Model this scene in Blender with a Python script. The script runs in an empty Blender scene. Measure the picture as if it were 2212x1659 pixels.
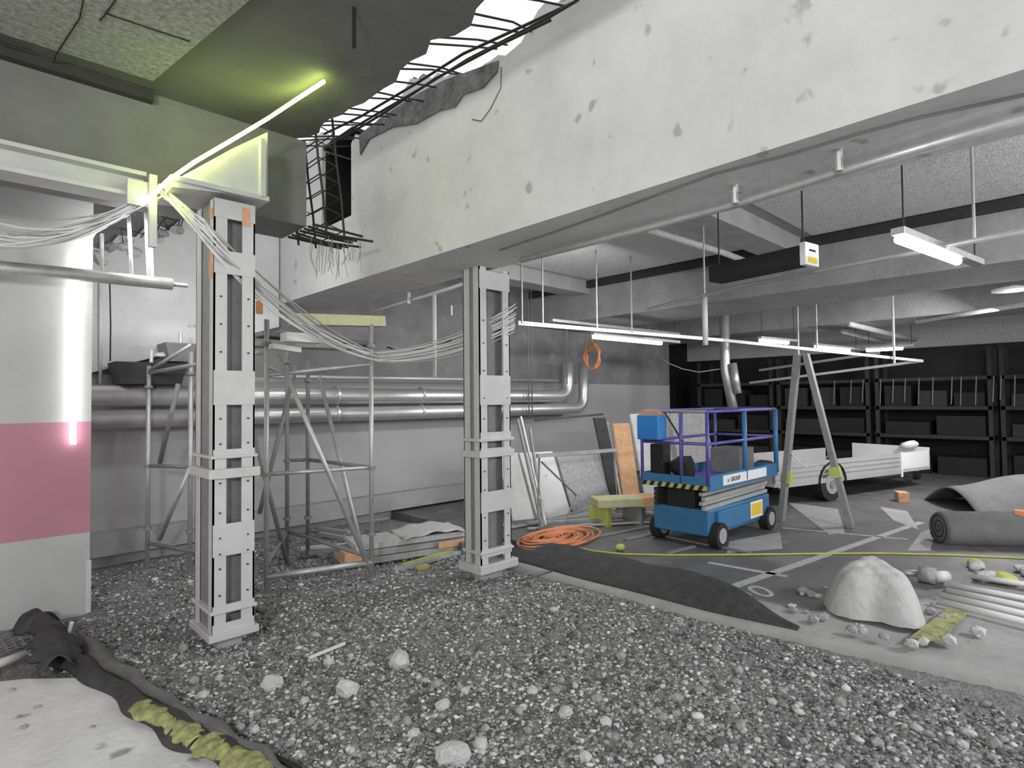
import bpy, bmesh, math, random
import numpy as np
from mathutils import Vector, Matrix
random.seed(7); RS = np.random.RandomState(7)
C = bpy.context.scene.collection
# ---------------------------------------------------------------- camera
F = 1250.0; H = 1.85; YAW = math.radians(43.8); PITCH = math.atan(.0285); ROLL = .010
fw = Vector((math.sin(YAW)*math.cos(PITCH), math.cos(YAW)*math.cos(PITCH), math.sin(PITCH)))
rt = Vector((math.cos(YAW), -math.sin(YAW), 0)); up = rt.cross(fw)
cr, sr = math.cos(ROLL), math.sin(ROLL)
cam_r = rt*cr-up*sr
cam_u = up*cr+rt*sr
cam = bpy.data.objects.new('camera', bpy.data.cameras.new('camera')); C.objects.link(cam)
M3 = Matrix((cam_r, cam_u, -fw)).transposed()
cam.matrix_world = Matrix.Translation((0, 0, H)) @ M3.to_4x4()
cam.data.sensor_width = 36; cam.data.lens = 36*F/2212; cam.data.clip_start = .05
bpy.context.scene.camera = cam
O = Vector((0, 0, H))
def ray(px, py): return fw+cam_r*((px-1106)/F)+cam_u*((829.5-py)/F)
def atz(px, py, z=0.):
    d = ray(px, py); return O+d*((z-H)/d.z)
def atx(px, py, x):
    d = ray(px, py); return O+d*(x/d.x)
def aty(px, py, y):
    d = ray(px, py); return O+d*(y/d.y)
# ---------------------------------------------------------------- world, lights, exposure
sc = bpy.context.scene
sc.view_settings.view_transform = 'Standard'; sc.view_settings.look = 'None'
sc.view_settings.gamma = 1; sc.view_settings.use_curve_mapping = False
sc.view_settings.exposure = 0.0
w = bpy.data.worlds.new('world'); sc.world = w; w.use_nodes = True
w.node_tree.nodes['Background'].inputs[0].default_value = (1, 1, 1, 1)
w.node_tree.nodes['Background'].inputs[1].default_value = 1.0
def area(name, loc, target, size, power, col=(1, 1, 1)):
    l = bpy.data.lights.new(name, 'AREA'); l.shape = 'RECTANGLE'; l.size, l.size_y = size; l.energy = power; l.color = col
    o = bpy.data.objects.new(name, l); C.objects.link(o); o.location = loc
    o.rotation_euler = (Vector(target)-Vector(loc)).to_track_quat('-Z', 'Y').to_euler(); return o
area('added_fill_beam', (-2.6, -1.2, 3.2), (3.2, 4.0, 2.6), (.8, .5), 190)  # added unseen fill that brightens the pale beam face
area('added_fill_hall', (6.0, -2.5, 3.0), (7.0, 3.0, 1.5), (1.5, .3), 130)  # added out-of-view fill for the right-hand bay
area('added_fill_hall_far', (11.8, 1.0, 3.2), (11.0, 3.5, 0), (1.5, .3), 150)  # second added fill, lifts the mid-tones at the far right
area('added_fill_back_bay', (1.6, 5.95, 3.35), (2.0, 8.0, 3.0), (1.2, .2), 22)  # added light hidden behind the beam to brighten the back wall
area('added_fill_back_bay_low', (5.9, 4.2, 3.1), (6.0, 8.0, .8), (1.2, .3), 60)  # added fill aimed at the lower back wall
# ---------------------------------------------------------------- materials
MATS = {}
def mat(name, col, rough=.8, metal=0., n=.12, sc_=6., bump=0., bs=40., emit=None, est=0., spots=None, n2=0.):
    if name in MATS: return MATS[name]
    m = bpy.data.materials.new(name); m.use_nodes = True; nt = m.node_tree; b = nt.nodes['Principled BSDF']
    b.inputs['Roughness'].default_value = rough; b.inputs['Metallic'].default_value = metal
    if isinstance(col, (int, float)): col = (col, col, col)
    if emit is not None:
        b.inputs['Base Color'].default_value = (*col, 1)
        b.inputs['Emission Color'].default_value = (*emit, 1); b.inputs['Emission Strength'].default_value = est
    tc = nt.nodes.new('ShaderNodeTexCoord')
    geo = nt.nodes.new('ShaderNodeNewGeometry')
    if n > 0:
        no = nt.nodes.new('ShaderNodeTexNoise'); no.inputs['Scale'].default_value = sc_; no.inputs['Detail'].default_value = 8
        no.inputs['Roughness'].default_value = .65
        nt.links.new(geo.outputs['Position'], no.inputs['Vector'])
        r = nt.nodes.new('ShaderNodeValToRGB'); r.color_ramp.elements[0].position = .3; r.color_ramp.elements[1].position = .7
        r.color_ramp.elements[0].color = (*[max(0, c*(1-n)) for c in col], 1); r.color_ramp.elements[1].color = (*[min(1, c*(1+n)) for c in col], 1)
        nt.links.new(no.outputs['Fac'], r.inputs['Fac']); out = r.outputs['Color']
        if spots:
            v = nt.nodes.new('ShaderNodeTexNoise'); v.inputs['Scale'].default_value = spots[0]; v.inputs['Detail'].default_value = 3
            nt.links.new(geo.outputs['Position'], v.inputs['Vector'])
            r2 = nt.nodes.new('ShaderNodeValToRGB'); r2.color_ramp.elements[0].position = spots[1]; r2.color_ramp.elements[1].position = spots[1]+.06
            nt.links.new(v.outputs['Fac'], r2.inputs['Fac'])
            mx = nt.nodes.new('ShaderNodeMixRGB'); mx.inputs[2].default_value = (*spots[2], 1)
            nt.links.new(r2.outputs['Color'], mx.inputs[0]); nt.links.new(out, mx.inputs[1]); out = mx.outputs[0]
        nt.links.new(out, b.inputs['Base Color'])
    else: b.inputs['Base Color'].default_value = (*col, 1)
    if bump:
        bn = nt.nodes.new('ShaderNodeTexNoise'); bn.inputs['Scale'].default_value = bs; bn.inputs['Detail'].default_value = 6
        nt.links.new(geo.outputs['Position'], bn.inputs['Vector'])
        bu = nt.nodes.new('ShaderNodeBump'); bu.inputs['Strength'].default_value = bump; bu.inputs['Distance'].default_value = .02
        nt.links.new(bn.outputs['Fac'], bu.inputs['Height']); nt.links.new(bu.outputs['Normal'], b.inputs['Normal'])
    MATS[name] = m; return m
def stripe_paint(m, colr, z0, z1):
    nt = m.node_tree; b = nt.nodes['Principled BSDF']; src = b.inputs['Base Color'].links[0].from_socket
    g = nt.nodes.new('ShaderNodeNewGeometry'); s = nt.nodes.new('ShaderNodeSeparateXYZ'); nt.links.new(g.outputs['Position'], s.inputs[0])
    a = nt.nodes.new('ShaderNodeMath'); a.operation = 'GREATER_THAN'; a.inputs[1].default_value = z0
    c = nt.nodes.new('ShaderNodeMath'); c.operation = 'LESS_THAN'; c.inputs[1].default_value = z1
    mu = nt.nodes.new('ShaderNodeMath'); mu.operation = 'MULTIPLY'
    nt.links.new(s.outputs[2], a.inputs[0]); nt.links.new(s.outputs[2], c.inputs[0]); nt.links.new(a.outputs[0], mu.inputs[0]); nt.links.new(c.outputs[0], mu.inputs[1])
    mx = nt.nodes.new('ShaderNodeMixRGB'); mx.inputs[2].default_value = (*colr, 1)
    nt.links.new(mu.outputs[0], mx.inputs[0]); nt.links.new(src, mx.inputs[1]); nt.links.new(mx.outputs[0], b.inputs['Base Color'])
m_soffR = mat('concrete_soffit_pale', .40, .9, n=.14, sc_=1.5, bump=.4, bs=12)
m_conc = mat('concrete', .34, .9, n=.15, sc_=2.5, bump=.4, bs=14)
m_concL = mat('concrete_pale', .62, .85, n=.10, sc_=1.6, bump=.35, bs=10, spots=(5., .66, (.40, .40, .40)))
m_concD = mat('concrete_dark', .15, .92, n=.2, sc_=2., bump=.4, bs=16)
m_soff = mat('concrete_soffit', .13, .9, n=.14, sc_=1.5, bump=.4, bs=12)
m_board = mat('wood_wool_board', .30, .95, n=.45, sc_=26., bump=.6, bs=60)
m_boardR = mat('pale_ceiling_board', .60, .95, n=.2, sc_=20., bump=.5, bs=60)
m_wall = mat('painted_wall', .50, .75, n=.06, sc_=3.); stripe_paint(m_wall, (.50, .23, .30), .71, 1.70)
m_wallB = mat('basement_wall', .20, .9, n=.22, sc_=2.2, bump=.3, bs=9, spots=(3., .6, (.24, .24, .24))); stripe_paint(m_wallB, (.38, .38, .38), -1, 2.2)
m_grav = mat('gravel_bed', .26, .95, n=.55, sc_=45., bump=1., bs=70)
m_asph = mat('asphalt', .13, .5, n=.30, sc_=2.5, bump=.25, bs=120, spots=(1.3, .62, (.2, .2, .2)))
m_slab = mat('floor_slab', .74, .8, n=.16, sc_=2.4, bump=.3, bs=20, spots=(4., .66, (.35, .35, .35)))
m_kerb = mat('kerb_concrete', .36, .85, n=.16, sc_=3., bump=.3, bs=20)
m_rub = mat('rubble', .56, .95, n=.2, sc_=25, bump=.6, bs=60)
m_rubM = mat('rubble_mid', .36, .95, n=.25, sc_=25, bump=.6, bs=60)
m_gal = mat('galvanised', .52, .45, .55, n=.12, sc_=12)
m_galD = mat('galvanised_dull', .26, .6, .3, n=.15, sc_=12)
m_steel = mat('column_paint', .56, .6, .1, n=.07, sc_=8)
m_lag = mat('pipe_lagging', .55, .35, .6, n=.12, sc_=5)
m_pvc = mat('pale_pvc', .66, .5, n=.06)
m_black = mat('black', .012, .7, n=.2)
m_char = mat('charcoal', .04, .8, n=.2)
m_rebar = mat('rebar', .045, .7, .4, n=.3, sc_=30)
m_mem = mat('membrane', .05, .75, n=.4, sc_=9, bump=.5, bs=30)
m_geo = mat('geotextile', .17, .95, n=.15, sc_=6, bump=.4, bs=50)
m_foam = mat('yellow_foam', (.33, .34, .15), .9, n=.5, sc_=15, bump=.6, bs=40)
m_blue = mat('blue_paint', (.04, .17, .34), .45, n=.1)
m_violet = mat('blue_rail_paint', (.10, .085, .34), .4, n=.1)
m_blueL = mat('light_blue_box', (.02, .20, .55), .5, n=.1)
m_white = mat('white', .78, .5, n=.03)
m_yel = mat('yellow', (.85, .55, .02), .5, n=.03)
m_ygr = mat('yellow_green', (.45, .48, .12), .7, n=.15)
m_orange = mat('orange_cable', (.66, .25, .11), .6, n=.15)
m_wood = mat('timber', (.62, .36, .20), .8, n=.2, sc_=14)
m_woodP = mat('pale_timber', (.50, .50, .30), .8, n=.15, sc_=14)
m_woodG = mat('grey_timber', .38, .85, n=.25, sc_=14)
m_cable = mat('cable_grey', .70, .6, n=.05)
m_tube = mat('lamp_tube', 1., emit=(1, 1, 1), est=14, n=0)
m_led = mat('led_yellow', 1., emit=(.80, 1, .20), est=24, n=0)
m_ledw = mat('led_white', 1., emit=(1, 1, .97), est=7, n=0)
m_rub_t = mat('tyre', .015, .8, n=.1)
m_alu = mat('trailer_panel', .45, .5, .3, n=.08)
m_paint = mat('road_paint', .42, .7, n=.3, sc_=20)
m_unlit = mat('unlit_depth_black', .016, .6, n=.5, sc_=2.)  # near-black colour stands in for the unlit depth of the hall
# ---------------------------------------------------------------- mesh helpers
ORG = {}
class MB:
    def __init__(s): s.v = []; s.f = []
    def add(s, vs, fs):
        k = len(s.v); s.v += [Vector(v) for v in vs]; s.f += [[i+k for i in f] for f in fs]; return s
    def box(s, a, b, R=None, c=None):
        x0, y0, z0 = a; x1, y1, z1 = b
        vs = [Vector(p) for p in ((x0,y0,z0),(x1,y0,z0),(x1,y1,z0),(x0,y1,z0),(x0,y0,z1),(x1,y0,z1),(x1,y1,z1),(x0,y1,z1))]
        if R: vs = [R @ v for v in vs]
        if c is not None: vs = [v+Vector(c) for v in vs]
        return s.add(vs, [(0,3,2,1),(4,5,6,7),(0,1,5,4),(1,2,6,5),(2,3,7,6),(3,0,4,7)])
    def bar(s, a, b, w, h, upv=(0, 0, 1)):
        a = Vector(a); b = Vector(b); d = (b-a); L = d.length; d.normalize(); u = Vector(upv)
        if abs(d.dot(u)) > .98: u = Vector((1, 0, 0))
        r = d.cross(u).normalized(); u = r.cross(d)
        vs = [p+r*i*w/2+u*j*h/2 for p in (a, b) for i, j in ((-1,-1),(1,-1),(1,1),(-1,1))]
        return s.add(vs, [(0,3,2,1),(4,5,6,7),(0,1,5,4),(1,2,6,5),(2,3,7,6),(3,0,4,7)])
    def tube(s, pts, r, n=8):
        pts = [Vector(p) for p in pts]; rings = []; prev = None
        for i, p in enumerate(pts):
            d = (pts[min(i+1, len(pts)-1)]-pts[max(i-1, 0)]).normalized()
            if prev is None:
                u = Vector((0, 0, 1)) if abs(d.z) < .9 else Vector((1, 0, 0)); a = d.cross(u).normalized()
            else: a = (prev-d*prev.dot(d)).normalized()
            prev = a; b = d.cross(a)
            rr = r[i] if isinstance(r, (list, tuple)) else r
            rings.append([p+(a*math.cos(t)+b*math.sin(t))*rr for t in [2*math.pi*k/n for k in range(n)]])
        vs = [v for q in rings for v in q]; fs = []
        for i in range(len(pts)-1):
            for k in range(n): fs.append((i*n+k, i*n+(k+1) % n, (i+1)*n+(k+1) % n, (i+1)*n+k))
        fs.append(tuple(range(n-1, -1, -1))); fs.append(tuple((len(pts)-1)*n+k for k in range(n)))
        return s.add(vs, fs)
    def prism(s, poly, d):
        poly = [Vector(p) for p in poly]; d = Vector(d); n = len(poly)
        return s.add(poly+[p+d for p in poly], [tuple(range(n-1, -1, -1)), tuple(range(n, 2*n))]+[(i, (i+1) % n, n+(i+1) % n, n+i) for i in range(n)])
    def rock(s, c, r, seed=0, sub=2, sq=(1, 1, .75), rough=.25):
        bm = bmesh.new(); bmesh.ops.create_icosphere(bm, subdivisions=sub, radius=1)
        rs = np.random.RandomState(seed); ks = rs.randn(6, 3)*1.6; ph = rs.rand(6)*6
        planes = [(Vector(rs.randn(3)).normalized(), .62+.3*rs.rand()) for _ in range(9)]
        for v in bm.verts:
            p = v.co.copy(); f = 1+rough*sum(math.sin(Vector(ks[i]).dot(p)*2+ph[i]) for i in range(6))/4
            p = p*f
            for nn, dd in planes:
                q = p.dot(nn)
                if q > dd: p -= nn*(q-dd)*.9
            v.co = p
        s.add([Vector((v.co.x*r*sq[0], v.co.y*r*sq[1], v.co.z*r*sq[2]))+Vector(c) for v in bm.verts], [[v.index for v in f.verts] for f in bm.faces]); bm.free(); return s
    def grid(s, P, nx, ny, th=.01):
        k = [P(i/nx, j/ny) for j in range(ny+1) for i in range(nx+1)]
        vs = [Vector(p) for p in k]; N = len(vs); vs += [v-Vector((0, 0, th)) for v in vs]; fs = []
        W = nx+1
        for j in range(ny):
            for i in range(nx):
                a = j*W+i; fs.append((a, a+1, a+W+1, a+W)); fs.append((N+a, N+a+W, N+a+W+1, N+a+1))
        for i in range(nx): fs.append((i, N+i, N+i+1, i+1)); a = ny*W+i; fs.append((a, a+1, N+a+1, N+a))
        for j in range(ny): a = j*W; fs.append((a, a+W, N+a+W, N+a)); a = j*W+nx; fs.append((a, N+a, N+a+W, a+W))
        return s.add(vs, fs)
    def build(s, name, m, parent=None, smooth=False, bev=0.):
        xs = [v.x for v in s.v]; ys = [v.y for v in s.v]; zs = [v.z for v in s.v]
        org = ORG[parent.name] if parent else Vector(((min(xs)+max(xs))/2, (min(ys)+max(ys))/2, min(zs)))
        me = bpy.data.meshes.new(name); me.from_pydata([tuple(v-org) for v in s.v], [], s.f); me.update()
        me.materials.append(m)
        if smooth: me.shade_smooth()
        o = bpy.data.objects.new(name, me); C.objects.link(o)
        if parent: o.parent = parent
        else: o.location = org
        ORG[o.name] = org
        if bev:
            md = o.modifiers.new('bevel', 'BEVEL'); md.width = bev; md.segments = 2; md.limit_method = 'ANGLE'
        return o
def tag(o, label, cat, group=None, kind=None):
    o['label'] = label; o['category'] = cat
    if group: o['group'] = group
    if kind: o['kind'] = kind
    return o
def thing(name, label, cat, loc, group=None):
    o = bpy.data.objects.new(name, None); C.objects.link(o); o.location = loc; ORG[o.name] = Vector(loc); o.empty_display_size = .1
    return tag(o, label, cat, group)
def struct(o): o['kind'] = 'structure'; return o
def text_mesh(s, size, name, m, parent, origin, xd, yd, ext=.002):
    cu = bpy.data.curves.new('t', 'FONT'); cu.body = s; cu.size = size; cu.extrude = ext; cu.align_x = 'LEFT'
    ob = bpy.data.objects.new('t', cu); C.objects.link(ob)
    me = bpy.data.meshes.new_from_object(ob.evaluated_get(bpy.context.evaluated_depsgraph_get()))
    xd = Vector(xd).normalized(); yd = Vector(yd).normalized(); zd = xd.cross(yd); b = MB()
    b.add([Vector(origin)+xd*v.co.x+yd*v.co.y+zd*v.co.z for v in me.vertices], [list(p.vertices) for p in me.polygons])
    bpy.data.objects.remove(ob); bpy.data.curves.remove(cu)
    return b.build(name, m, parent)
def cat_curve(a, b, sag, n=14, wob=0., seed=0):
    a = Vector(a); b = Vector(b); rs = random.Random(seed); w1 = rs.uniform(-1, 1)*wob; w2 = rs.uniform(-1, 1)*wob
    return [a.lerp(b, t)-Vector((0, 0, 4*sag*t*(1-t)))+Vector((w1*math.sin(t*7), w2*math.sin(t*5), w1*math.sin(t*6)*.5)) for t in [i/n for i in range(n+1)]]
# ================================================================ GROUND
GX1 = 4.45
def edge_x(y):   # left edge of the gravel
    return .35+1.0*(1-min(max((y-1.5)/4.2, 0), 1))**1.0*1.05 if y < 5.7 else .35
def gz(x, y): return .012*math.sin(x*2.1+1)*math.sin(y*1.7)+.010*math.sin(x*5+y*3)
struct(MB().box((-6, -4, -.6), (19, 10.5, -.12)).build('floor', m_concD))
g = MB()
def GP(u, v):
    x = -1.2+u*6.4; y = -.6+v*8.7
    return (x, y, gz(x, y)+RS.uniform(-.008, .008))
g.grid(GP, 150, 200, .1)
go = g.build('gravel_bed', m_grav); tag(go, 'bed of grey crushed stone in the excavated strip around the columns', 'gravel', kind='stuff')
# loose chips: one stuff object
def chips():
    base = []
    for k in range(6):
        bm = bmesh.new(); bmesh.ops.create_icosphere(bm, subdivisions=1, radius=1)
        rs = np.random.RandomState(k+50); V = np.array([v.co[:] for v in bm.verts]); 
        V = V*(1+rs.uniform(-.35, .25, (len(V), 1))); V[:, 2] *= .65; Fc = np.array([[v.index for v in f.verts] for f in bm.faces]); base.append((V, Fc)); bm.free()
    N = 48000; vs = []; fs = []; off = 0; cnt = 0
    while cnt < N:
        d = 2.3+6.2*RS.rand()**1.5; a = math.radians(43.8)+RS.uniform(-.80, .80)
        x = d*math.sin(a); y = d*math.cos(a)
        if x < edge_x(y)+.03 or x > GX1-.0+.1*math.sin(y) or y > 7.9 or (x < .95 and y > 6.3): continue
        r = .0065+.014*RS.rand()**2.5
        if RS.rand() < .012: r *= 2.0
        V, Fc = base[RS.randint(6)]
        t = RS.rand()*6.28; c, s_ = math.cos(t), math.sin(t); sx = RS.uniform(.7, 1.5)
        W = V*[r*sx, r, r]; W = np.stack([W[:, 0]*c-W[:, 1]*s_, W[:, 0]*s_+W[:, 1]*c, W[:, 2]], 1)+[x, y, gz(x, y)+r*.35]
        vs.append(W); fs.append(Fc+off); off += len(V); cnt += 1
    vs = np.concatenate(vs); fs = np.concatenate(fs)
    me = bpy.data.meshes.new('gravel_chips'); me.vertices.add(len(vs)); me.vertices.foreach_set('co', vs.ravel())
    me.loops.add(len(fs)*3); me.loops.foreach_set('vertex_index', fs.ravel().astype(np.int32))
    me.polygons.add(len(fs)); me.polygons.foreach_set('loop_start', np.arange(0, len(fs)*3, 3, dtype=np.int32)); me.update(); me.validate()
    m = mat('chips', .34, .95, n=0); nt = m.node_tree
    gi = nt.nodes.new('ShaderNodeNewGeometry'); r = nt.nodes.new('ShaderNodeValToRGB')
    r.color_ramp.elements[0].color = (.07, .07, .07, 1); r.color_ramp.elements[1].color = (.78, .78, .78, 1)
    e = r.color_ramp.elements.new(.8); e.color = (.42, .42, .42, 1)
    nt.links.new(gi.outputs['Random Per Island'], r.inputs['Fac']); nt.links.new(r.outputs['Color'], nt.nodes['Principled BSDF'].inputs['Base Color'])
    me.materials.append(m); o = bpy.data.objects.new('gravel_chips', me); C.objects.link(o)
    tag(o, 'loose grey and white stone chips scattered over the gravel bed', 'gravel', kind='stuff')
chips()
# asphalt floor beyond
kp = [(4.42, 8.0), (4.42, 4.9), (4.45, 3.5), (4.50, 2.4), (4.62, 1.4), (4.78, .5), (5.0, -.6), (5.2, -3)]
def kx(y):
    for (x0, y0), (x1, y1) in zip(kp, kp[1:]):
        if y1 <= y <= y0: return x0+(x1-x0)*(y0-y)/(y0-y1)
    return kp[0][0] if y > 8 else kp[-1][0]
def ax(y): return 5.05 if y > 1.75 else 5.05+min(1.3, (1.75-y)*2.0)      # inner edge of the asphalt
AZ = .10
a_ = MB(); a_.grid(lambda u, v: (ax(-4+v*14)+.0+(18.5-ax(-4+v*14))*u, -4+v*14, AZ), 4, 60, .2)
struct(a_.build('floor', m_asph))
k_ = MB(); k_.grid(lambda u, v: (kx(-4+v*8.9)+(ax(-4+v*8.9)+.02-kx(-4+v*8.9))*u, -4+v*8.9, .035+.066*u+.004*math.sin(v*40+u*5)*(1-u)), 6, 80, .16)
struct(k_.build('floor', m_kerb, smooth=True))
# dark membrane on the cut edge
mm = MB()
def MP(u, v):
    y = 1.75+v*3.2; hw = .55*min(1, (v*3.2)/.9)
    x = kx(y)+.12+u*(hw+.05); return (x, y, .06+.10*math.sin(u*math.pi*.55)*min(1, v*4+.1)+.012*math.sin(y*9+u*6)*u)
mm.grid(MP, 14, 50, .015); tag(mm.build('membrane_sheet', m_mem, smooth=True), 'dark membrane draped over the cut edge between gravel and asphalt', 'membrane')
# near slab (lower left)
sl = MB(); P = [(-6, -3), (1.9, -3), (1.45, 1.0), (1.27, 2.0), (1.05, 2.9), (.93, 3.6), (.80, 4.2), (.62, 4.75), (.35, 5.0), (.1, 5.15), (-6, 5.2)]
sl.prism([(x, y, -.1) for x, y in P], (0, 0, .16)); struct(sl.build('floor', m_slab, bev=.01))
# ================================================================ WALLS
w1 = MB().box((-6, 6.4, -.1), (.875, 6.8, 4.3)); struct(w1.build('wall_left', m_wall))
MB().box((.845, 6.385, 0), (.885, 6.41, .46)).build('trim_1', m_concL)['kind'] = 'structure'
w2 = MB().box((.6, 8.1, -.1), (13.5, 8.5, 4.6)); struct(w2.build('wall_back', m_wallB))
MB().box((.9, 7.93, .14), (13.5, 8.1, .40)).build('baseboard_back', m_conc)['kind'] = 'structure'
# pale ragged upper wall face
pts = [(.9, 2.15), (3.2, 2.15+.75), (3.2, 4.6), (2.9, 4.55), (2.6, 4.32), (2.38, 4.36), (2.2, 4.15), (2.0, 4.18), (1.85, 3.98), (1.66, 4.05), (1.5, 3.83), (1.33, 3.82), (1.2, 3.62), (1.05, 3.64), (.9, 3.45)]
MB().prism([(x, 8.1, z) for x, z in pts], (0, -.12, 0)).build('wall_back_upper', m_concL)['kind'] = 'structure'
MB().box((13.5, 9.6, -.1), (18.5, 9.9, 4.3)).build('wall_far', m_black)['kind'] = 'structure'  # coloured black for the unlit far end
MB().box((17.2, -6, -.1), (17.5, 9.7, 3.05)).build('wall_right', m_unlit)['kind'] = 'structure'
MB().box((17.1, -6, 3.05), (18.0, 9.7, 4.3)).build('concrete_beam', m_boardR)['kind'] = 'structure'
# ================================================================ CEILINGS
S = 'structure'
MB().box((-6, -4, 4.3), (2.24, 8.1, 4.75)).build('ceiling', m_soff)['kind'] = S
# ragged slab edge at the slot
re = MB(); q = [(2.241, 5.19, 4.3)]
for i in range(60):
    y = 5.1-i*.15; q.append((2.33+RS.uniform(-.05, .07), y, 4.3))
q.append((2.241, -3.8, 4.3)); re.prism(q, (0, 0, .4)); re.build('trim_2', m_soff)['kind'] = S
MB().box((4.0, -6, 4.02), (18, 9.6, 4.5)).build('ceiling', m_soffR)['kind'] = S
# wood-wool board in the left bay and its rim, with the shade put into the charcoal colour
b0 = MB().prism([(-5, 5.08, 4.27), (1.03, 4.93, 4.27), (1.26, 3.4, 4.27), (1.34, -2, 4.27), (-5, -2, 4.27)], (0, 0, .05)); b0.build('ceiling_board_left', m_board)['kind'] = S
MB().box((-5, 5.12, 4.21), (1.08, 5.2, 4.3)).build('rim_shade', m_char)['kind'] = S
cj = MB(); 
for pl in ([(180, 0), (172, 40), (120, 120), (100, 210)], [(230, 30), (290, 50), (410, 90)], [(0, 92), (70, 108)], [(250, 0), (225, 35), (215, 45)]):
    cj.tube([atz(x, y, 4.265) for x, y in pl], .004, 5)
cj.build('trim_4', m_black)['kind'] = S
# transverse beam B2
MB().box((-6, 5.2, 3.5), (2.34, 5.75, 4.3)).build('concrete_beam', mat('concrete_beam_grey', .19, .9, n=.15, sc_=2.5, bump=.4, bs=14))['kind'] = S
# B1 : big pale beam with a pocket
B1X, B1Z, B1W = 3.22, 3.22, 4.02
b1 = MB()
def ragtop(y): return 4.78+.10*math.sin(y*3)+.05*math.sin(y*11)+(.12 if y > 4.3 else 0)
b1.box((B1X, 5.98, B1Z), (B1W, 6.72, 3.98)); b1.box((B1X+.7, 5.98, 3.98), (B1W, 6.72, 5.0))
b1.box((B1X, 6.72, B1Z), (B1W, 8.1, 5.2))
prof = []; ys = np.linspace(-5, 5.98, 120)
for y in ys:
    prof.append((y, ragtop(y)+RS.uniform(-.035, .035) if y > 2 else 5.3))
ids = []
N = len(prof); vs = []
for x in (B1X, B1W):
    for y, z in prof: vs += [(x, y, B1Z), (x, y, z if x == B1X else z-.05)]
fs = []
for i in range(N-1):
    a = 2*i; fs.append((a+2, a, a+1, a+3)); b = 2*N+2*i; fs.append((b, b+2, b+3, b+1)); fs.append((a, a+2, b+2, b)); fs.append((a+1, b+1, b+3, a+3))
fs.append((0, 2*N, 2*N+1, 1)); fs.append((2*N-2, 2*N-1, 4*N-1, 4*N-2))
b1.add(vs, fs); struct(b1.build('concrete_beam', m_concL))
pk = MB().box((B1X+.60, 5.99, 3.99), (B1X+.69, 6.71, 5.0)); pk.box((B1X+.05, 5.981, 3.99), (B1X+.6, 5.99, 4.95)); pk.box((B1X+.05, 6.71, 3.99), (B1X+.6, 6.719, 4.95)); pk.box((B1X+.02, 5.98, 4.98), (B1X+.7, 6.72, 5.02)); pk.box((B1X+.05, 5.99, 3.981), (B1X+.6, 6.71, 3.99)); pk.build('pocket_shade_lining', m_black)['kind'] = S  # black lining puts the deep shade of the pocket into colour
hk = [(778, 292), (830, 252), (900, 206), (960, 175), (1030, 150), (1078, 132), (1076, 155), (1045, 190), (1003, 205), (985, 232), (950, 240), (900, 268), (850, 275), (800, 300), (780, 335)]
MB().prism([atx(x, y, B1X-.001) for x, y in hk], (-.015, 0, 0)).build('recess_shade_patch', mat('hacked_concrete_shaded', .17, .95, n=.5, sc_=7, bump=1., bs=20))['kind'] = S  # rough hacked patch, recess shading put into its dark colour
# board marks / joint in the B1 soffit
sm = MB(); sm.tube([atz(x, y, B1Z-.004) for x, y in ((1080, 540), (1200, 500), (1300, 465), (1545, 375), (1700, 335), (1850, 290), (1980, 255), (2212, 205))], .012, 5); sm.build('trim_5', m_concD)['kind'] = S
ck = MB()
for pl in ([(1083, 145), (1082, 190), (1060, 235), (1040, 262), (1020, 258)],):
    ck.tube([atx(x, y, B1X-.001) for x, y in pl], .006, 5)
ck.build('trim_6', m_concD)['kind'] = S
# right-hand beams
MB().box((8.3, -6, 3.32), (9.8, 8.1, 4.03)).build('concrete_beam', m_conc)['kind'] = S
MB().box((13.0, -6, 3.35), (14.2, 9.6, 4.03)).build('concrete_beam', m_conc)['kind'] = S
MB().box((8.22, -6, 3.88), (8.31, 8.1, 4.0)).build('shadow_gap_strip', m_char)['kind'] = S  # charcoal strip painted in as the shadow gap below the ceiling
def ribbeam(y0, y1, x0=4.02, x1=8.3, z=3.78): MB().box((x0, y0, z), (x1, y1, 4.03)).build('concrete_beam', m_conc)['kind'] = S
ribbeam(2.9, 3.3); ribbeam(6.6, 7.0); ribbeam(3.2, 3.6, 9.8, 13.0); ribbeam(-1.2, -.8)
for (x0, y0, x1, y1) in ((4.3, 3.5, 8.1, 6.4), (4.3, -.6, 8.1, 2.7), (10.1, -3, 12.8, 3.0), (10.1, 3.8, 12.8, 7.8), (4.3, -4.5, 8.1, -1.4)):
    MB().box((x0, y0, 3.98), (x1, y1, 4.03)).build('ceiling_board', m_boardR)['kind'] = S
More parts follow.
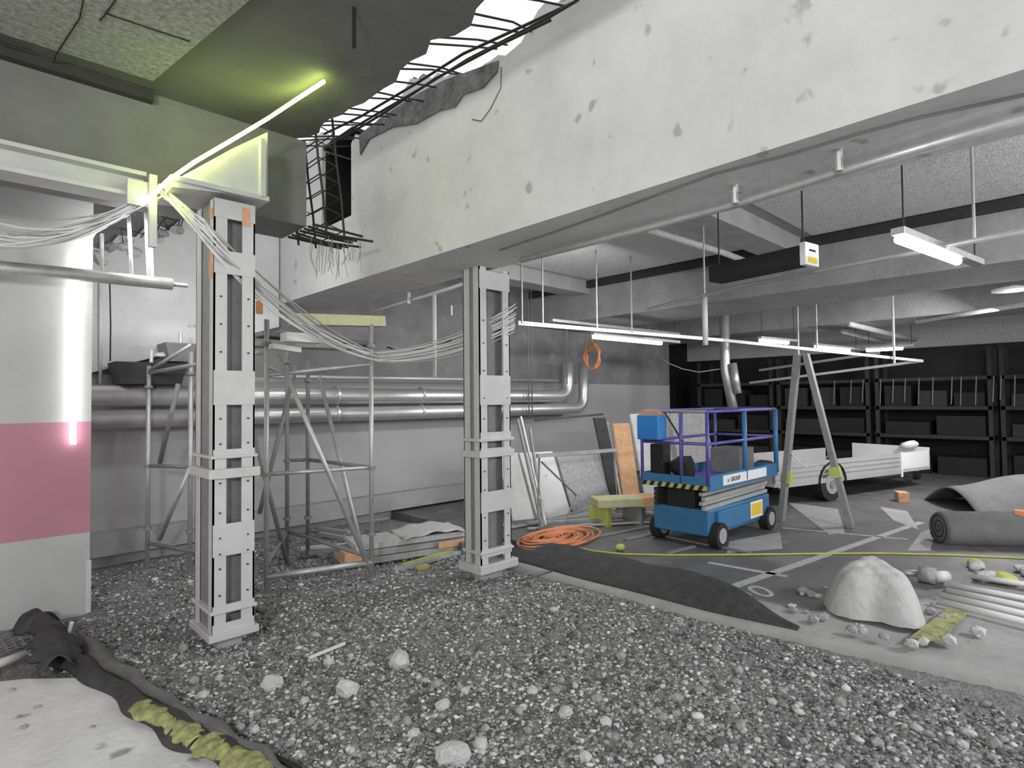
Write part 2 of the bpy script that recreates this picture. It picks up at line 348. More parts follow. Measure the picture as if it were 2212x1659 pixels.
# ================================================================ STEEL COLUMNS
def shore_column(c, sx, sy, zb, zt, joints, label, rust, side=False):
    x0, y0 = c; t = thing('steel_shoring_column', label, 'column', (x0+sx/2, y0+sy/2, 0))
    L = .095; th = .012
    for i, (cx, dx) in enumerate(((x0, 1), (x0+sx, -1))):
        for j, (cy, dy) in enumerate(((y0, 1), (y0+sy, -1))):
            m = MB(); m.box((min(cx, cx+dx*L), min(cy, cy+dy*th), zb), (max(cx, cx+dx*L), max(cy, cy+dy*th), zt))
            m.box((min(cx, cx+dx*th), min(cy, cy+dy*L), zb), (max(cx, cx+dx*th), max(cy, cy+dy*L), zt)); m.build('corner_angle', m_steel, t)
    for z0, z1 in joints['plates']:
        m = MB(); e = .006
        for yy in (y0-e, y0+sy-th+e): m.box((x0+.001, yy, z0), (x0+sx-.001, yy+th, z1))
        if side:
            for xx in (x0-e, x0+sx-th+e): m.box((xx, y0+.02, z0), (xx+th, y0+sy-.02, z1))
        m.build('batten_plate', m_steel, t)
    for z0, z1, e in joints['rings']:
        MB().box((x0-e, y0-e, z0), (x0+sx+e, y0+sy+e, z1)).build('flange_plate', m_steel, t, bev=.006)
    bo = MB()
    for z in joints['bolts']:
        for xx in (x0+.05, x0+sx-.05): bo.tube([(xx, y0-.012, z), (xx, y0+.002, z)], .007, 6)
    bo.build('bolt', m_char, t)
    core = MB().box((x0+.03, y0+.10, zb), (x0+sx-.03, y0+.112, zt)); core.box((x0+.018, y0+.03, zb), (x0+.03, y0+sy-.03, zt)); core.build('inner_web', m_galD, t)
    MB().box((x0+.06, y0+.08, -.06), (x0+sx-.06, y0+sy-.08, zb-.02)).build('footing_block', m_kerb, t)
    for (a0, a1) in rust: MB().box((x0-.006, y0+.02, a0), (x0+.0, y0+.095, a1)).build('orange_tape', m_wood, t)
    if rust: MB().box((x0+.2, y0-.008, zt-.17), (x0+.26, y0-.001, zt-.03)).build('orange_tape', m_wood, t)
    return t
c1 = atz(458, 1385, .10); 
def z1_(py): return atx(458, py, c1.x).z
J1 = dict(plates=[(z1_(875), z1_(800)), (z1_(1205), z1_(1135)), (z1_(990), z1_(972)), (z1_(1330), z1_(1312)), (z1_(1385), z1_(1352)), (z1_(590), z1_(540)), (z1_(470), z1_(430))],
          rings=[(z1_(1035), z1_(1014), .035), (z1_(1330), z1_(1322), .02), (z1_(1388), z1_(1372), .03), (z1_(992), z1_(985), .02)],
          bolts=[z1_(p) for p in (905, 960, 1045, 1110, 1165, 1200, 1232, 1290, 700, 760, 640)])
zt1 = 3.40
shore_column((c1.x, c1.y), .30, .44, .12, zt1, J1, 'near pale grey steel shoring column of bolted sections on the gravel', [(z1_(600), z1_(545)), (z1_(470), z1_(450))])
c2 = atz(1040, 1240, .12)
def z2_(py): return atx(1040, py, c2.x).z
J2 = dict(plates=[(z2_(875), z2_(810)), (z2_(1110), z2_(1065)), (z2_(1208), z2_(1190)), (z2_(620), z2_(580)), (z2_(950), z2_(935)), (z2_(985), z2_(970))],
          rings=[(z2_(990), z2_(975), .03), (z2_(955), z2_(948), .03), (z2_(1200), z2_(1194), .02), (z2_(1240), z2_(1222), .05)],
          bolts=[z2_(p) for p in (690, 740, 800, 860, 905, 1020, 1060, 1120, 1170)])
shore_column((c2.x, c2.y), .42, .26, .14, 3.22, J2, 'far grey steel shoring column carrying the pale beam', [])
# head box between column one and the beam
hb = thing('column_head', 'yellow-lit steel head beam with stiffeners on the near shoring column', 'steel beam', (1.5, 4.8, 3.4))
MB().box((aty(368, 400, 4.6).x, 4.6, aty(578, 434, 4.6).z), (aty(582, 400, 4.6).x, 5.19, aty(578, 434, 4.6).z+.035)).build('bottom_plate', m_steel, hb)
MB().prism([aty(x, y, 4.64) for x, y in ((372, 404), (470, 415), (578, 428), (578, 285), (500, 322), (420, 366), (372, 392))], (0, .5, 0)).build('head_block', m_steel, hb)
for px_s, pt in ((562, 300),):
    x = aty(px_s, 400, 4.6).x; MB().box((x, 4.58, aty(578, 428, 4.6).z), (x+.035, 4.64, aty(562, pt, 4.6).z)).build('stiffener', m_steel, hb)
# steel I beam below the transverse beam
sb = thing('steel_beam', 'long steel joist under the transverse beam at upper left', 'steel beam', (-1, 5.3, 3.2))
MB().box((-5, 4.96, 3.38), (1.0, 5.19, 3.41)).build('flange', m_steel, sb); MB().box((-5, 4.96, 3.55), (1.0, 5.19, 3.58)).build('flange', m_steel, sb)
MB().box((-5, 5.06, 3.41), (1.0, 5.09, 3.55)).build('web', m_steel, sb)
# ================================================================ REBAR IN THE SLOT
for i, pl in enumerate(([(700, 290), (780, 250), (900, 178), (1000, 118), (1160, 40), (1235, 5)], [(715, 305), (800, 255), (905, 192), (1010, 130), (1180, 40), (1250, 0)], [(735, 300), (830, 245), (940, 172), (1060, 105), (1190, 45)])):
    tag(MB().tube([atz(x, y, 4.62-.05*i)+Vector((0, 0, RS.uniform(-.01, .01))) for x, y in pl], .011, 6).build('rebar', m_rebar), ('upper', 'middle', 'lower')[i]+' of the long reinforcing bars running along the broken slot', 'rebar', 'long bars in the slot')
N = 24
for i in range(N):
    y = 1.5+i*.2+RS.uniform(-.04, .04); a = Vector((2.25, y, 4.48)); b = Vector((3.3, y+RS.uniform(-.12, .12), 4.78+RS.uniform(-.03, .1)))
    tag(MB().tube([a, a.lerp(b, .35)+Vector((0, RS.uniform(-.03, .03), .03)), a.lerp(b, .7)+Vector((0, RS.uniform(-.04, .04), .02)), b], .008, 6).build('rebar', m_rebar), 'short exposed bar crossing the broken slot between slab and pale beam', 'rebar', 'cross bars in the slot')
# cage at the cut end of the transverse beam
cg = thing('rebar_cage', 'bent reinforcement cage hanging from the cut end of the transverse beam', 'rebar cage', (2.5, 5.3, 3.4))
for (x, y) in ((2.38, 5.0), (2.56, 5.0), (2.38, 5.6), (2.56, 5.6)):
    MB().tube([(x-.06, y, 4.5), (x-.02, y, 4.1), (x+.03, y, 3.75), (x+.06, y, 3.42)], .011, 6).build('vertical_bar', m_rebar, cg)
for k in range(7):
    z = 3.5+k*.15; s_ = -.06+.12*(4.5-z)/1.1
    MB().tube([(2.38+s_, 5.0, z), (2.56+s_, 5.0, z-.04), (2.56+s_, 5.6, z-.04), (2.38+s_, 5.6, z), (2.38+s_, 5.0, z)], .006, 5).build('stirrup', m_rebar, cg)
for k in range(7):
    MB().tube([(2.3, 4.98+k*.09, 3.46), (2.6, 4.99+k*.09, 3.44+RS.uniform(-.02, .02)), (2.9+RS.uniform(-.1, .1), 5+k*.09, 3.45)], .012, 6).build('bottom_bar', m_rebar, cg)
ws = MB()
for k in range(26):
    x = 2.42+RS.uniform(0, .45); y = 5.05+RS.uniform(0, .5); L = RS.uniform(.12, .36)
    ws.tube([(x, y, 3.43), (x+RS.uniform(-.03, .03), y, 3.43-L*.5), (x+RS.uniform(-.05, .05), y, 3.43-L)], .003, 4)
o_ = ws.build('torn_wire_mesh', m_galD, cg); o_['kind'] = 'stuff'
# rubble crumbs on the broken top of the pale beam and on the wall behind
for i in range(34):
    y = 2.6+RS.rand()*3.4
    tag(MB().rock((B1X+.05+RS.rand()*.25, y, ragtop(y)-.0), .05+.07*RS.rand(), 100+i, 1).build('concrete_chunk', m_rubM if i % 3 else m_concD), 'broken concrete chunk clinging to the hacked top of the pale beam', 'rubble', 'chunks on the beam top')
for i in range(26):
    x = .95+RS.rand()*1.3; z = 3.45+(x-.9)*.5
    tag(MB().rock((x, 7.96, z+RS.uniform(-.12, .05)), .04+.06*RS.rand(), 200+i, 1).build('concrete_chunk', m_rubM if i % 2 else m_rub), 'broken concrete chunk on the ragged edge of the pale back wall', 'rubble', 'chunks on the wall edge')
for i in range(10):
    x = 1.0+RS.rand()*1.3; z = 3.5+(x-.9)*.5
    tag(MB().tube([(x, 7.95, z), (x+RS.uniform(-.1, .2), 7.8, z+.12), (x+RS.uniform(-.1, .3), 7.7, z+RS.uniform(-.05, .25))], .006, 5).build('rebar', m_rebar), 'bent bar end sticking out of the ragged back wall edge', 'rebar', 'bar ends on the back wall')
pr = atx(765, 103, 1.75); tag(MB().tube([pr, (pr.x, pr.y, 4.3)], .012, 6).build('ceiling_rod', m_black), 'black threaded rod hanging from the dark ceiling above the light tube', 'rod')
# ================================================================ LED LIGHT LINE
ld = thing('led_light_line', 'bright yellow-white light tube slung diagonally from ceiling to wall', 'light', (1.3, 5, 3.4))
pA = [atz(700, 176, 4.24), atz(640, 215, 4.22), aty(580, 255, 4.62), aty(500, 303, 4.62), aty(420, 350, 4.60), aty(360, 392, 4.60), aty(318, 432, 4.85)]
MB().tube(pA, .014, 8).build('light_tube', m_led, ld)
pB = [aty(318, 432, 4.85), aty(270, 465, 5.6), aty(205, 500, 6.2), aty(165, 560, 6.34)]
MB().tube(pB, .016, 8).build('light_tube', m_ledw, ld)
MB().tube([aty(163, 560, 6.34), aty(160, 760, 6.35), aty(158, 960, 6.35)], .022, 8).build('light_tube', m_ledw, ld)
# ================================================================ OVERHEAD PIPES, LEFT
def tubething(name, pts, r, m, label, cat, group=None, n=10, smooth=True):
    return tag(MB().tube(pts, r, n).build(name, m, None, smooth), label, cat, group)
lp = thing('ceiling_pipe', 'long pale horizontal pipe hanging in front of the pink-banded wall', 'pipe', aty(200, 590, 6.1))
MB().tube([aty(-300, 545, 6.1), aty(0, 578, 6.1), aty(200, 596, 6.1), aty(372, 614, 6.1)], .055, 12).build('pipe_run', m_gal, lp, True)
MB().tube([aty(372, 614, 6.1), aty(405, 617, 6.1)], .02, 8).build('pipe_spigot', m_gal, lp, True)
for a, b, l in (((278, 465), (285, 600), 1), ((318, 440), (325, 600), 2), ((220, 505), (220, 592), 3)):
    MB().tube([aty(*a, 6.1), aty(*b, 6.1)], .016 if l != 2 else .03, 8).build('hanger', m_gal if l != 2 else m_steel, lp)
br = thing('junction_bracket', 'yellow-lit steel bracket plate where the cables meet above the wall', 'bracket', aty(300, 470, 4.9))
p = aty(275, 385, 4.93); q2 = aty(335, 480, 4.93)
MB().box((p.x, 4.92, q2.z+.1), (q2.x, 4.955, p.z)).build('plate', m_steel, br); MB().box((q2.x-.05, 4.87, q2.z-.2), (q2.x, 4.915, p.z+.05)).build('strap', m_steel, br)
tubething('drop_cable', [aty(237, 610, 7.6), aty(239, 700, 7.6), aty(238, 780, 7.6)], .008, m_char, 'thin dark cable hanging down beside the pink-banded wall', 'cable', n=6)
tubething('drop_conduit', [aty(217, 600, 7.96), aty(217, 830, 7.96)], .018, m_pvc, 'thin pale conduit running down the pale back wall', 'conduit', n=8)
# ================================================================ SLUNG CABLES
for k in range(16):
    dz = RS.uniform(-.13, .13); dy = RS.uniform(-.10, .10)
    a = aty(-60, 462+k*5, 5.6)+Vector((0, dy, 0)); b = aty(345, 415, 4.9)+Vector((0, dy*.3, dz*.4)); c_ = aty(440, 470+k*4, 4.55)+Vector((0, 0, dz*.3))
    d = atx(810, 768+k*1.5-8, 3.25)+Vector((dz*.5, dy*.5, 0)); e = aty(1112, 655+k*4, 4.35)
    pts = cat_curve(a, b, .14+RS.uniform(-.05, .1), 8, .015, k)+cat_curve(b, c_, -.01, 3)[1:]+cat_curve(c_, d, .16+RS.uniform(-.05, .08), 12, .03, k)[1:]+cat_curve(d, e, .10+RS.uniform(-.03, .04), 8, .02, k)[1:]
    tubething('slung_cable', pts, .0065, m_cable if k % 5 else m_gal, 'thin cable in the sagging bundle slung between wall and both steel columns', 'cable', 'slung cable bundle', 6)
# ================================================================ BACK WALL PIPES
def elbow(p0, p1, p2, r, n=6):
    p0, p1, p2 = Vector(p0), Vector(p1), Vector(p2); a = p1+(p0-p1).normalized()*r; b = p1+(p2-p1).normalized()*r
    return [p0]+[(1-t)**2*a+2*t*(1-t)*p1+t*t*b for t in [i/n for i in range(n+1)]]+[p2]
for nm, z, r, x1, lab in (('A', 1.945, .12, 8.95, 'upper thick silver-lagged pipe along the back wall bending up at its end'), ('B', 1.69, .105, 9.45, 'lower thick silver-lagged pipe along the back wall bending up at its end')):
    t = thing('lagged_pipe', lab, 'pipe', (5, 7.7, z-r))
    MB().tube(elbow((.9, 7.7, z), (x1, 7.7, z-.02), (x1, 7.7, 2.62), .3), r, 16).build('pipe_run', m_lag, t, True)
    for x in (2.1, 3.9, 5.35, 6.9): MB().tube([(x-.02, 7.7, z), (x+.02, 7.7, z)], r+.012, 16).build('clamp', m_gal, t)
tubething('thin_pipe', [(3.0, 7.75, 2.2), (8.7, 7.75, 2.24)], .035, m_gal, 'thin bright pipe above the two lagged pipes', 'pipe')
tubething('thin_pipe', [(8.4, 8.08, 1.45), (10.6, 8.08, 1.52)], .02, m_galD, 'thin dull pipe below the lagged pipes right of the far column', 'pipe')
for px_a, py_a, py_b in ((1143, 800, 905), (1150, 640, 905), (1225, 790, 830)):
    tubething('pipe_hanger_rod', [(aty(px_a, py_b, 7.5).x, 7.5, 4.3), aty(px_a, py_b, 7.5)], .012, m_galD, 'thin vertical hanger rod in front of the lagged pipes', 'rod', 'pipe hanger rods', 6)
for i, (px0, px1_, py0, py1, m_, lab) in enumerate(((243, 400, 776, 822, m_char, 'dark tray-like duct box resting on the upper lagged pipe'), (352, 422, 736, 776, m_galD, 'grey duct box behind the dark tray near the column'))):
    a = aty(px0, py0, 7.6); b = aty(px1_, py1, 7.6); z0 = 2.07 if i == 0 else 2.34; z1 = z0+(.25 if i == 0 else .22)
    MBX = MB(); MBX.add([(a.x+.06, 7.55, z0), (b.x-.05, 7.55, z0), (b.x-.05, 7.9, z0), (a.x+.06, 7.9, z0), (a.x, 7.5, z1), (b.x, 7.5, z1), (b.x, 7.92, z1), (a.x, 7.92, z1)], [(0,3,2,1),(4,5,6,7),(0,1,5,4),(1,2,6,5),(2,3,7,6),(3,0,4,7)])
    bx_ = thing('duct_box', lab, 'box', (a.x, 7.7, z0)); MBX.build('box_body', m_, bx_, bev=.01)
    MB().tube([((a.x+b.x)/2, 7.55, z1), ((a.x+b.x)/2, 7.55, z1+.14)], .02, 8).build('threaded_rod', m_gal, bx_)
tag(MB().rock((1.75, 7.7, 2.42), .08, 5, 1, (2, .7, .5)).build('plaster_lump', m_white), 'white lump lying on top of the dark duct box', 'rubble')
# ================================================================ SCAFFOLD
sf = thing('scaffold_tower', 'galvanised tube scaffold tower with diagonal braces between the two columns', 'scaffold', (2.6, 6.2, 0))
R_ = .024
A = atz(575, 1285); B = atz(803, 1250); Cc = atz(620, 1205); D = atz(665, 1202); E_ = atz(318, 1232); Fp = atz(410, 1240)
def upr(p, top_px, m=m_gal, r=R_):
    tz = (aty(p[0], top_px, p[1].y)).z if isinstance(p, tuple) else 2.4
    return tz
for pnt, px, tp, m in ((A, 573, 690, m_gal), (B, 800, 700, m_gal), (Cc, 622, 740, m_galD), (D, 665, 780, m_galD), (E_, 312, 790, m_gal), (Fp, 412, 760, m_gal)):
    zt = aty(px, tp, pnt.y).z
    MB().tube([(pnt.x, pnt.y, .03), (pnt.x, pnt.y, zt)], R_, 10).build('upright', m, sf, True)
    for zz in (.45, 1.14, zt-.25): MB().tube([(pnt.x, pnt.y, zz), (pnt.x, pnt.y, zz+.03)], .045, 10).build('rosette', m_galD, sf)
    jk = MB().box((pnt.x-.07, pnt.y-.07, .0), (pnt.x+.07, pnt.y+.07, .02)); jk.tube([(pnt.x, pnt.y, .02), (pnt.x, pnt.y, .3)], .015, 8); jk.build('base_jack', m_galD, sf)
def rail(a, b, za, zb, m=m_gal, r=.021, nm='ledger'): MB().tube([(a.x, a.y, za), (b.x, b.y, zb)], r, 10).build(nm, m, sf, True)
rail(A, B, 1.16, 1.16); rail(A, Fp, 1.16, 1.16, m_galD); rail(E_, Fp, 1.16, 1.16, m_galD); rail(A, B, .17, .17, m_gal, .03); rail(Cc, D, 1.16, 1.16, m_galD); rail(Cc, A, .3, .3, m_galD); rail(Cc, B, .32, .22, m_galD); rail(D, B, 1.16, 1.16, m_galD)
rail(A, B, 2.12, 2.25); rail(A, Cc, 2.2, 2.2); rail(D, B, 2.2, 2.25); rail(E_, Fp, 2.22, 2.5); rail(E_, A, .3, .3, m_galD); rail(E_, A, 2.2, 2.35)
for a, b, ya, yb, m in (((600, 765), (800, 1232), A.y-.05, B.y, m_gal), ((690, 815), (797, 1245), D.y, B.y+.06, m_gal), ((548, 935), (622, 1225), 6.0, 6.6, m_galD), ((410, 1010), (345, 1165), 6.9, 7.4, m_gal), ((640, 790), (560, 1110), 6.7, 6.5, m_galD), ((385, 830), (345, 1000), 6.9, 7.3, m_galD)):
    MB().tube([aty(*a, ya), aty(*b, yb)], R_, 10).build('diagonal_brace', m, sf, True)
MB().bar((A.x-.1, A.y+.5, 2.46), (B.x+.05, B.y+.5, 2.46), .32, .05).build('deck_board', m_woodG, sf)
def ybox(px0, py0, px1, py1, y, dy, z0=None):
    a = aty(px0, py0, y); b = aty(px1, py1, y); return MB().box((min(a.x, b.x), y, min(a.z, b.z)), (max(a.x, b.x), y+dy, max(a.z, b.z)))
tag(MB().bar(aty(628, 690, 5.5), aty(826, 695, 5.5), .14, .11).build('formwork_beam', m_woodP, bev=.004), 'yellowish timber formwork beam at the top of the scaffold under the pale beam', 'timber beam')
tag(MB().bar(aty(612, 728, 5.6), aty(690, 733, 5.6), .16, .09).build('white_board', m_white, bev=.004), 'short white board laid on the scaffold top', 'board')
tag(MB().bar(aty(585, 748, 5.5), aty(646, 757, 5.5), .12, .05).build('plank', m_pvc, bev=.004), 'small pale plank just below the white board on the scaffold', 'plank')
tag(MB().bar(aty(556, 722, 6.2), aty(800, 745, 6.2), .3, .05).build('plank', m_concD, bev=.004), 'long dark plank across the scaffold top behind the cables', 'plank')
tag(ybox(555, 650, 568, 678, 5.6, .03).build('orange_tag', m_orange), 'small orange tag hung right of the near column top', 'tag')
# conduit frame under the pale beam
cf = thing('conduit_frame', 'pale conduit run with drop pipes under the pale beam left of the far column', 'conduit', atz(900, 645, 3.1))
P0 = atz(790, 678, 3.12); P1 = atz(938, 634, 3.12); P2 = atz(1008, 611, 3.12)
MB().tube([P0, P1, P2], .022, 8).build('horizontal_conduit', m_pvc, cf, True)
MB().tube([P1, (P1.x, P1.y, aty(944, 815, P1.y).z)], .024, 8).build('drop_pipe', m_pvc, cf, True)
MB().tube([P2, (P2.x, P2.y, aty(1016, 990, P2.y).z)], .018, 8).build('drop_pipe', m_gal, cf, True)
for px, py in ((883, 632), (975, 660)): 
    pp = atz(px, py, 3.2); MB().tube([pp, pp-Vector((0, 0, .14))], .02, 8).build('hanger', m_gal, cf)
tag(MB().tube([atx(740, 715, 5.), atx(860, 758, 5.), atx(940, 752, 5.), atx(975, 735, 5.)], .012, 6).build('loose_cable', m_char, None, True), 'dark loose cable sagging under the beam between the columns', 'cable')
# ================================================================ RIGHT CEILING SERVICES
def ctop(p): return 3.33 if 8.3 < p.x < 9.8 else (3.36 if 13 < p.x < 14.2 else 4.0)
def rodthing(p, ztop, r=.007, m=m_char): return MB().tube([p, (p.x, p.y, ztop)], r, 6)
t = thing('sprinkler_pipe', 'long pale pipe running along the underside edge of the pale beam', 'pipe', atz(1600, 435, 3.1))
MB().tube([atz(1125, 562, 3.14), atz(1400, 492, 3.14), atz(1600, 438, 3.14), atz(1800, 375, 3.14), atz(2230, 248, 3.14)], .028, 10).build('pipe_run', m_gal, t, True)
for px, py in ((1588, 440), (1812, 370)): pp = atz(px, py, 3.1); MB().tube([pp, (pp.x, pp.y, 3.3)], .022, 8).build('clamp', m_gal, t)
t = thing('sprinkler_pipe', 'thin pale pipe crossing behind the black heater', 'pipe', atz(1700, 600, 3.0))
MB().tube([atz(1400, 668, 3.0), atz(1600, 618, 3.0), atz(1900, 560, 3.0), atz(2230, 495, 3.0)], .02, 10).build('pipe_run', m_gal, t, True)
for px, py in ((1522, 638), (2105, 520)): pp = atz(px, py, 3.0); MB().tube([pp, (pp.x, pp.y, ctop(pp))], .01, 8).build('hanger', m_gal, t)
pp = atz(1522, 640, 3.0); MB().tube([pp, pp-Vector((0, 0, .55))], .03, 10).build('drop_pipe', m_pvc, t, True)
t = thing('ceiling_duct', 'short duct with rounded end fixed beside the beam soffit', 'duct', atz(1370, 490, 3.6))
MB().bar(atz(1335, 487, 3.7), atz(1385, 495, 3.7), .12, .1).build('end_box', m_gal, t, bev=.02)
MB().tube([atz(1385, 492, 3.75), atz(1560, 545, 3.75), atz(1640, 575, 3.75)], .04, 10).build('duct_run', m_boardR, t, True)
def lamp(p0, p1, label, rods=True, body=1.3, nrod=(0.05, .95)):
    p0 = Vector(p0); p1 = Vector(p1); t = thing('tube_lamp', label, 'lamp', (p0+p1)/2)
    d = (p1-p0)
    MB().bar(p0-d*.02+Vector((0, 0, .05)), p1+d*(body-1)+Vector((0, 0, .05)), .09, .05).build('lamp_body', m_gal, t, bev=.005)
    MB().tube([p0+Vector((0, 0, -.005)), p1+Vector((0, 0, -.005))], .034, 10).build('light_tube', m_tube, t, True)
    for f in nrod:
        pp = p0+d*f*body+Vector((0, 0, .07)); MB().tube([pp, (pp.x, pp.y, ctop(pp))], .006, 6).build('suspension_rod', m_char, t)
lamp(atz(1942, 515, 2.95), atz(2068, 563, 2.95), 'large lit tube lamp hanging at upper right near the heater', body=1.45)
lamp(atz(1282, 727, 2.9), atz(1428, 741, 2.9), 'long lit tube lamp above the orange cable coil')
lamp(atz(1642, 735, 2.95), atz(1702, 740, 2.95), 'small lit tube lamp farthest back over the lift')
lamp(atz(1762, 749, 2.9), atz(1834, 757, 2.9), 'lit tube lamp just above the tripod legs')
lamp(atz(1872, 757, 2.9), atz(1950, 752, 2.9), 'lit tube lamp right of the tripod top, tilted the other way')
t = thing('lighting_rail', 'long pale rail hung with rods across the hall under the lamps', 'rail', atz(1500, 730, 2.8))
MB().bar(atz(1118, 698, 2.84), atz(1560, 735, 2.84), .05, .05).build('rail_length', m_gal, t)
q0 = atz(1560, 735, 2.84); q1 = atx(1992, 780, 13.2); q3 = atx(1620, 827, 13.2)
MB().bar(q0, q1, .05, .05).build('rail_length', m_gal, t)
MB().bar(atz(1190, 692, 3.0), atz(1465, 722, 3.0), .08, .04).build('rail_length', m_galD, t)
for px, py, zz in ((1128, 698, 2.84), (1290, 712, 2.84), (1365, 718, 2.84), (1173, 705, 2.84)):
    pp = atz(px, py, zz); MB().tube([pp, (pp.x, pp.y, ctop(pp))], .012, 6).build('suspension_rod', m_galD, t)
t2 = thing('lighting_rail', 'far pale rail slanting across in front of the black racks', 'rail', q1)
MB().bar(q1, q3, .05, .05).build('rail_length', m_gal, t2)
MB().bar(atx(1640, 800, 13.), atx(1900, 762, 13.), .05, .05).build('rail_length', m_galD, t2)
for px, py in ((1725, 730), (1765, 717), (1932, 745)): 
    pp = atx(px, py+40, 12.5); MB().tube([pp, (pp.x, pp.y, ctop(pp))], .02, 6).build('suspension_rod', m_gal, t2)
# heater
a = atz(1545, 595, 3.05); b = atz(1742, 552, 3.05)
ht = thing('radiant_heater', 'long black box heater with white end cap hung from the ceiling', 'heater', (a+b)/2-Vector((0, 0, .13)))
MB().bar(a, b, .20, .15).build('heater_body', m_black, ht, bev=.004)
d = (b-a).normalized(); MB().bar(b, b+d*.05, .21, .19).build('end_cap', m_white, ht, bev=.004)
side = Vector((0, 0, 1)).cross(d)
MB().bar(b+d*.052+Vector((0, 0, -.05)), b+d*.056+Vector((0, 0, -.05)), .12, .045).build('yellow_label', m_yel, ht)
MB().bar(b+d*.052+Vector((0, 0, .03)), b+d*.056+Vector((0, 0, .03)), .09, .015).build('cap_slot', m_black, ht)
for pp in (a.lerp(b, .05), a.lerp(b, .97)): MB().tube([pp, (pp.x, pp.y, ctop(pp))], .008, 6).build('suspension_rod', m_char, ht)
# ceiling lamp disc far right + pipes in next bay
cl = atz(2185, 628, 3.3); t = thing('ceiling_fitting', 'round pale fitting under the beam at the right edge', 'fitting', cl)
MB().tube([cl, cl+Vector((0, 0, .03))], .22, 20).build('disc', m_white, t); MB().tube([cl+Vector((0, 0, .03)), cl+Vector((0, 0, .06))], .10, 16).build('mount', m_gal, t)
for a, b, l in (((1835, 700), (2045, 750), 'upper'), ((1820, 715), (2000, 762), 'lower')):
    tubething('ceiling_pipe', [atz(*a, 3.25), atz(*b, 3.25)], .05, m_boardR, l+' of two short pale pipes slanting under the second bay', 'pipe')
tubething('ceiling_pipe', [atz(1980, 695, 3.3), atz(2230, 655, 3.3)], .04, m_boardR, 'pale pipe beneath the round fitting at the right edge', 'pipe')
# vertical lagged risers behind the lift
t = thing('riser_pipes', 'pair of shiny lagged riser pipes coming down behind the lift', 'pipe', atx(1578, 880, 11.9))
MB().tube([(12.0, atx(1566, 765, 12).y, 4.02), atx(1566, 765, 12), atx(1567, 800, 12), atx(1584, 885, 12)], .10, 12).build('riser', m_lag, t, True)
MB().tube([atx(1583, 785, 12), atx(1594, 850, 12)], .08, 12).build('riser', m_lag, t, True)
tubething('loose_cable', [atx(1420, 768, 12)]+[atx(x, y, 12) for x, y in ((1445, 785), (1475, 797), (1510, 804), (1555, 797))], .012, m_pvc, 'thin white cable sagging in front of the dark opening', 'cable', n=6)
# ================================================================ FAR RIGHT: RACKING, UNLIT DARKNESS PUT INTO ITS COLOURS
for i in range(6):
    y = 7.5-i*2.3; t = thing('storage_rack', 'dark storage rack along the unlit wall coloured black, '+('leftmost', 'second from the left', 'third from the left', 'fourth from the left, behind the sack', 'fifth from the left', 'rightmost')[i], 'rack', (16.3, y, AZ), 'storage racks')
    for yy in (y-1.05, y+1.05):
        for xx in (15.9, 16.7): MB().box((xx-.04, yy-.04, AZ), (xx+.04, yy+.04, 2.9)).build('rack_post', m_char, t)
    for z in (.9, 1.55, 2.2): MB().box((15.86, y-1.08, z), (16.74, y+1.08, z+.08)).build('shelf', m_char, t)
    RN = ('leftmost', 'second from left', 'third from left', 'fourth from left', 'fifth from left', 'rightmost')
    for lv, (z, n) in enumerate(((AZ, 2), (.98, 2), (1.63, 3))):
        for k in range(n):
            y0 = y-1+k*2/n; h = RS.uniform(.25, .5)
            c = tag(MB().box((15.95, y0+.05, z), (16.65, y0+2/n-.08, z+h)).build('crate', (m_char, m_black, m_black)[RS.randint(3)], bev=.01), ['left-hand', 'middle', 'right-hand'][(2-k) if n == 3 else (0 if k == 1 else 2)]+' dark crate on the '+('bottom', 'middle', 'upper')[lv]+' level of the '+RN[i]+' rack', 'crate', 'crates on the racks')
for i in range(14):
    p = atx(1810+i*30+RS.uniform(-8, 8), 835, 15.84); p.z = 2.27
    tag(MB().tube([p, p+Vector((0, .03, -.5-RS.rand()*.2))], .012, 6).build('hanging_strap', m_galD), 'thin grey strap hanging in front of the dark racks', 'strap', 'straps before the racks')
# A-frame
af = thing('a_frame_prop', 'tall grey two-legged frame with yellow bands standing before the trailer', 'frame', atz(1765, 1125, AZ))
f1 = atz(1688, 1125, AZ); f2 = atz(1838, 1140, AZ); tp = atx(1733, 765, (f1.x+f2.x)/2); 
MB().bar(f1, tp+Vector((-.04, .05, 0)), .07, .12).build('leg', m_galD, af); MB().bar(f2, tp+Vector((.05, -.03, .0)), .12, .07).build('leg', m_galD, af)

for f, s_ in ((f1, .23), (f2, .28)):
    pp = f.lerp(tp, s_); MB().bar(pp, f.lerp(tp, s_+.06), .13, .13).build('yellow_band', m_ygr, af)
MB().tube(cat_curve(f1.lerp(tp, .42), f2.lerp(tp, .42), .22), .01, 6).build('safety_chain', m_cable, af)
